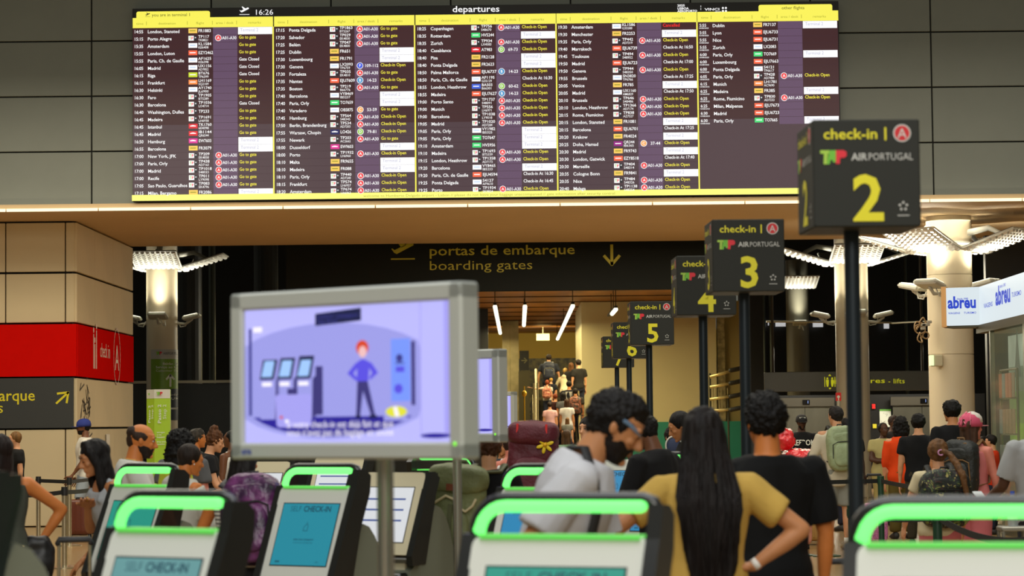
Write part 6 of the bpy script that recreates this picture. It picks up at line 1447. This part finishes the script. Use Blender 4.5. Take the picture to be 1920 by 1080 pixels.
# ---------------------------------------------------------------- travellers on the escalator
EG = 'travellers on the escalator'
def esc(label, px, ty, H, **kw):
    Y = 73
    for _ in range(4): z0 = P(px, ty, Y).z-H; Y = 70.7+(max(z0, .2)-.2)/.577
    return person(label, px, Y, ty, z0=z0, **kw)
e1 = esc('man with blue-black backpack topmost on the escalator', 1029, 664, 1.75, face=0, skin='fair', top=(34, 38, 48), bottom=(30, 32, 44), hair='short', hcol=(40, 28, 20), eyes=False, armL=((.3, 0, -1), (.05, .2, -1)), armR=((.3, 0, -1), (.05, .2, -1)), group=EG, girth=1.12)
pack(e1, 'dark blue backpack with grey piping on the topmost escalator man', (34, 40, 58), w=.38, h=.56, d=.18, zc=.70, style='day', col2=(150, 146, 120))
esc('blonde woman in cream hooded top leaning on the escalator rail', 1060, 690, 1.5, face=4, lean=20, skin='fair', sex='f', top=(214, 200, 164), top_kind='hoodie', hair='short', hcol=(196, 156, 84), eyes=False, armL=((.5, .1, -.8), (.1, .3, -.9)), armR=((.5, .1, -.8), (.3, .4, -.6)), group=EG, bottom=(60, 60, 66))
esc('brown haired woman with black bag high on the escalator at right', 1071, 680, 1.62, face=6, skin='fair', sex='f', top=(30, 28, 26), hair='long', hcol=(104, 66, 34), eyes=False, group=EG)
esc('person cut by the cream wall at the top right of the escalator', 1084, 674, 1.72, face=-30, skin='fair', top=(36, 34, 32), hair='short', hcol=(34, 24, 18), eyes=False, group=EG)
ch = esc('red haired child with pink backpack and left arm stretched out on the escalator', 1026, 713, 1.2, face=4, skin='fair', sex='f', top=(206, 200, 190), hair='curly', hcol=(150, 70, 36), eyes=False, armL=((1, .1, -.1), (1, .2, .25)), group=EG)
pack(ch, 'small pink patterned backpack of the red haired child', (214, 150, 120), w=.28, h=.34, d=.12, zc=.68, style='day', camo=mat('pink_pattern', (220, 160, 130), .6, rgb2=(170, 84, 70), vscale=16))
esc('blonde child in dark top beside the red haired child', 1033, 708, 1.2, face=0, skin='fair', top=(28, 30, 40), hair='short', hcol=(206, 160, 84), eyes=False, group=EG)
e5 = esc('dark haired man in navy with pale patch between the escalator women', 1067, 714, 1.7, face=4, skin='olive', top=(26, 26, 34), hair='short', hcol=(16, 13, 12), eyes=False, group=EG)
q = MB(); q.box((0, -.07*e5.H, .73*e5.H), (.2, .008, .24)); q.build('back_print', mat('patch_pale', (190, 188, 180), .7), e5.root)
esc('person with auburn hair low on the escalator behind the dark haired man', 1041, 738, 1.5, face=0, skin='fair', sex='f', top=(60, 30, 30), hair='short', hcol=(130, 56, 26), eyes=False, group=EG)
esc('woman with brown long hair and white top low on the escalator', 1063, 748, 1.6, face=8, skin='olive', sex='f', top=(206, 204, 204), hair='long', hcol=(70, 44, 28), eyes=False, group=EG)
esc('dark haired woman with black pony and grey top beside the patterned bag', 1056, 736, 1.6, face=-10, skin='olive', sex='f', top=(90, 92, 96), hair='long', hcol=(20, 16, 15), eyes=False, group=EG)
esc('dark haired woman in pink and white top at the foot of the escalator', 1031, 753, 1.55, face=0, skin='fair', sex='f', top=(224, 176, 180), hair='bun', hcol=(44, 28, 22), eyes=False, group=EG)
ps2 = esc('person carrying the floral backpack on the right of the escalator', 1079, 728, 1.6, face=4, skin='olive', top=(50, 46, 40), hair='short', hcol=(30, 22, 18), eyes=False, group=EG)
pack(ps2, 'dark floral patterned backpack at the right rail of the escalator', (60, 50, 44), w=.36, h=.5, d=.16, zc=.68, style='day', camo=mat('floral', (150, 90, 70), .6, rgb2=(40, 40, 36), vscale=14))
esc('small child with wavy light brown hair below the long haired woman', 1064, 783, 1.25, face=10, skin='fair', sex='f', top=(120, 120, 116), hair='long', hcol=(120, 84, 50), eyes=False, group=EG)
# ---------------------------------------------------------------- luggage and small things
def suitcase(px, Y, w, h, d, rgb, label, rz=0, handle=.0, hrgb=(30, 30, 32), mt_=None, z0=0):
    x = P(px, 950, Y).x; t = empty('suitcase', (x, Y, z0), rz, label, 'suitcase'); m1 = mt_ or mat('case_shell', rgb, .35, var=.06)
    q = MB(); q.ell((0, 0, h/2+.05), (w/2, d/2, h/2), 28, 20, e=.28); q.build('shell', m1, t, 50)
    for k in range(4):
        q = MB(); q.box((-w*.3+k*w*.2, -d/2+.002, h/2+.05), (.02, .012, h*.8), bevel=.004); q.build('rib', m1, t)
    for sx in (-1, 1):
        for sy in (-1, 1): q = MB(); q.cyl((sx*w*.38-.012, sy*d*.3, .028), (sx*w*.38+.012, sy*d*.3, .028), .028, n=14); q.build('wheel', mat('wheel_black', (20, 20, 20), .6), t)
    q = MB(); q.tube([(-.06, 0, h+.04), (-.05, 0, h+.07), (.05, 0, h+.07), (.06, 0, h+.04)], .012, n=8); q.build('carry_handle', mat('handle_black', (26, 26, 28), .5), t, True)
    if handle:
        for s in (-1, 1): q = MB(); q.cyl((s*.085, d*.3, h), (s*.085, d*.3, handle), .010, n=12); q.build('handle_rod', m_chr, t, 40)
        q = MB(); q.tube([(-.09, d*.3, handle-.01), (-.085, d*.3, handle+.01), (.085, d*.3, handle+.01), (.09, d*.3, handle-.01)], .017, n=10); q.build('grip', mat('handle_black', (26, 26, 28), .5), t, True)
    return t
suitcase(140, 13.6, .42, .60, .26, (24, 24, 26), 'black suitcase with raised chrome handle at the lower left', .2, .99)
suitcase(150, 36.4, .38, .52, .26, (96, 44, 26), 'reddish brown suitcase pulled by the man in the blue cap')
suitcase(78, 13.8, .46, .56, .3, (66, 22, 36), 'dark maroon suitcase at the lower left edge', .1)
suitcase(1572, 13.0, .40, .58, .24, (170, 170, 164), 'grey suitcase with black-topped single handle at the lower right', 0, .86)
suitcase(1488, 31.2, .44, .56, .3, (218, 150, 130), 'salmon pink suitcase on the floor behind the man in black')
suitcase(1528, 32.2, .42, .50, .3, (192, 150, 84), 'tan suitcase beside the backpacker shoes')
suitcase(1641, 31.8, .30, .50, .2, (214, 130, 176), 'small pink glittery bag case beside the green post', 0, .9, mt_=mat('pink_glitter', (220, 136, 186), .4, rgb2=(176, 96, 150), vscale=60))
suitcase(1690, 17.4, .34, .62, .24, (190, 184, 164), 'pale case seen under the green handle at the right')
suitcase(1012, 70.1, .42, .62, .28, (104, 104, 70), 'green suitcase at the foot of the escalator').location.z = .35
# red wrapped bundles on a trolley
tr = empty('luggage_trolley', (P(1492, 950, 33.8).x, 33.8, 0), R(12), 'steel luggage trolley under the red wrapped bundles', 'trolley')
m_tr = mat('trolley_steel', (170, 168, 156), .3, .8)
for s in (-1, 1):
    q = MB(); q.tube([(s*.26, -.40, .16), (s*.28, .42, .20), (s*.26, .48, .95), (s*.24, .50, 1.02)], .014, n=8); q.build('side_frame', m_tr, tr, True)
    for y in (-.35, .38): q = MB(); q.cyl((s*.26-.015, y, .06), (s*.26+.015, y, .06), .06, n=16); q.build('wheel', mat('wheel_black', (20, 20, 20), .6), tr)
    q = MB(); q.cyl((s*.26, -.35, .06), (s*.26, -.35, .17), .01, n=8); q.cyl((s*.26, .38, .06), (s*.26, .38, .2), .01, n=8); q.build('wheel_fork', m_tr, tr)['kind'] = 'stuff'
q = MB(); q.tube([(-.25, .50, 1.02), (.25, .50, 1.02)], .018, n=8); q.build('push_bar', mat('handle_black', (26, 26, 28), .5), tr, True)
q = MB()
for k in range(6): q.cyl((-.26, -.38+k*.15, .165+k*.006), (.26, -.38+k*.15, .165+k*.006), .010, n=8)
q.build('deck_bars', m_tr, tr)['kind'] = 'stuff'
m_red = mat('red_film', (232, 32, 44), .16, bump=.9, bscale=26, coat=.8)
for k, (zc_, rx, ry, rz_, dx, lab) in enumerate(((.50, .24, .36, .34, .0, 'lower big red film-wrapped bundle standing on the trolley'), (1.03, .25, .34, .20, .07, 'middle red film-wrapped bundle sloping on the trolley'), (1.37, .17, .20, .15, -.16, 'topmost round red film-wrapped bundle'))):
    q = MB(); q.ell((0, 0, 0), (rx, ry, rz_), 30, 20, e=.6 if k < 2 else .95); me = remesh(q, .016, 2); crumple(me, .03, 7, (1, 1, 1.6)); crumple(me, .014, 20); o = fin('wrapped_bundle', me, m_red, None); o.location = (tr.location.x+dx, 33.8, zc_); tag(o, lab, 'luggage', 'red wrapped bundles')
cb = empty('grey_duffel', (P(1528, 850, 33.2).x, 33.2, 0), 0, 'grey duffel standing upright between red bundle and backpacker', 'bag')
q = MB(); q.ell((0, 0, .62), (.15, .16, .60), 22, 16, e=.7); me = remesh(q, .016, 2); crumple(me, .02, 8); fin('bag_body', me, mat('duffel_grey', (110, 106, 96), .8), cb)
q = MB(); q.tube([(-.08, -.14, 1.0), (-.02, -.18, .7), (-.05, -.17, .4)], .014, n=8); q.build('strap', m_strap, cb, True)
# bin with clear liner at the foot of the thick chrome pole, water bottle at right
bn = empty('waste_bin', (P(810, 1050, 16.2).x, 16.2, 0), 0, 'waste bin with black ring and clear plastic liner between the chrome poles', 'bin')
zr_ = P(810, 1042, 16.2).z
q = MB(); q.cyl((0, 0, .02), (0, 0, zr_-.04), .11, .125, n=28); q.build('liner', mat('clear_film', (200, 204, 190), .15, bump=.9, bscale=22, alpha=.42), bn, 30)
q = MB(); q.tube([(.13*cos(t_), .13*sin(t_), zr_) for t_ in [2*pi*i/28 for i in range(29)]], .016, n=8, sq=1.6); q.build('ring', mat('ring_black', (24, 24, 24), .4), bn, True)
q = MB(); q.cyl((0, 0, 0), (0, 0, .03), .17, n=28); q.cyl((0, .14, 0), (0, .14, zr_), .015, n=10); q.build('stand', mat('ring_black', (24, 24, 24), .4), bn)
bt_ = empty('water_bottle', P(1899, 960, 17.2), 0, 'clear water bottle with blue cap at the right edge', 'bottle')
q = MB(); q.loft([((0, 0, z), (r, 0, 0), (0, r, 0)) for z, r in ((-.10, .034), (-.09, .037), (.04, .037), (.075, .030), (.10, .014), (.125, .013))], 20); q.build('bottle_body', mat('clear_plastic', (210, 220, 225), .08, alpha=.35), bt_, True)
q = MB(); q.cyl((0, 0, .122), (0, 0, .145), .016, n=14); q.build('cap', mat('cap_blue', (40, 80, 190), .5), bt_)
q = MB(); q.cyl((0, 0, -.05), (0, 0, .01), .0375, n=20); q.build('label', mat('label_white', (225, 225, 220), .5), bt_)
st2 = empty('side_stand', (P(1899, 960, 17.2).x, 17.2, 0), 0, 'steel topped stand carrying the water bottle at the right edge', 'stand')
zb_ = P(1899, 960, 17.2).z-.10
q = MB(); q.box((0, 0, zb_-.015), (.2, .2, .03), bevel=.006); q.build('top', m_tr, st2)
for sx in (-1, 1):
    for sy in (-1, 1): q = MB(); q.cyl((sx*.085, sy*.085, 0), (sx*.085, sy*.085, zb_-.03), .012, n=10); q.build('leg', m_tr, st2)
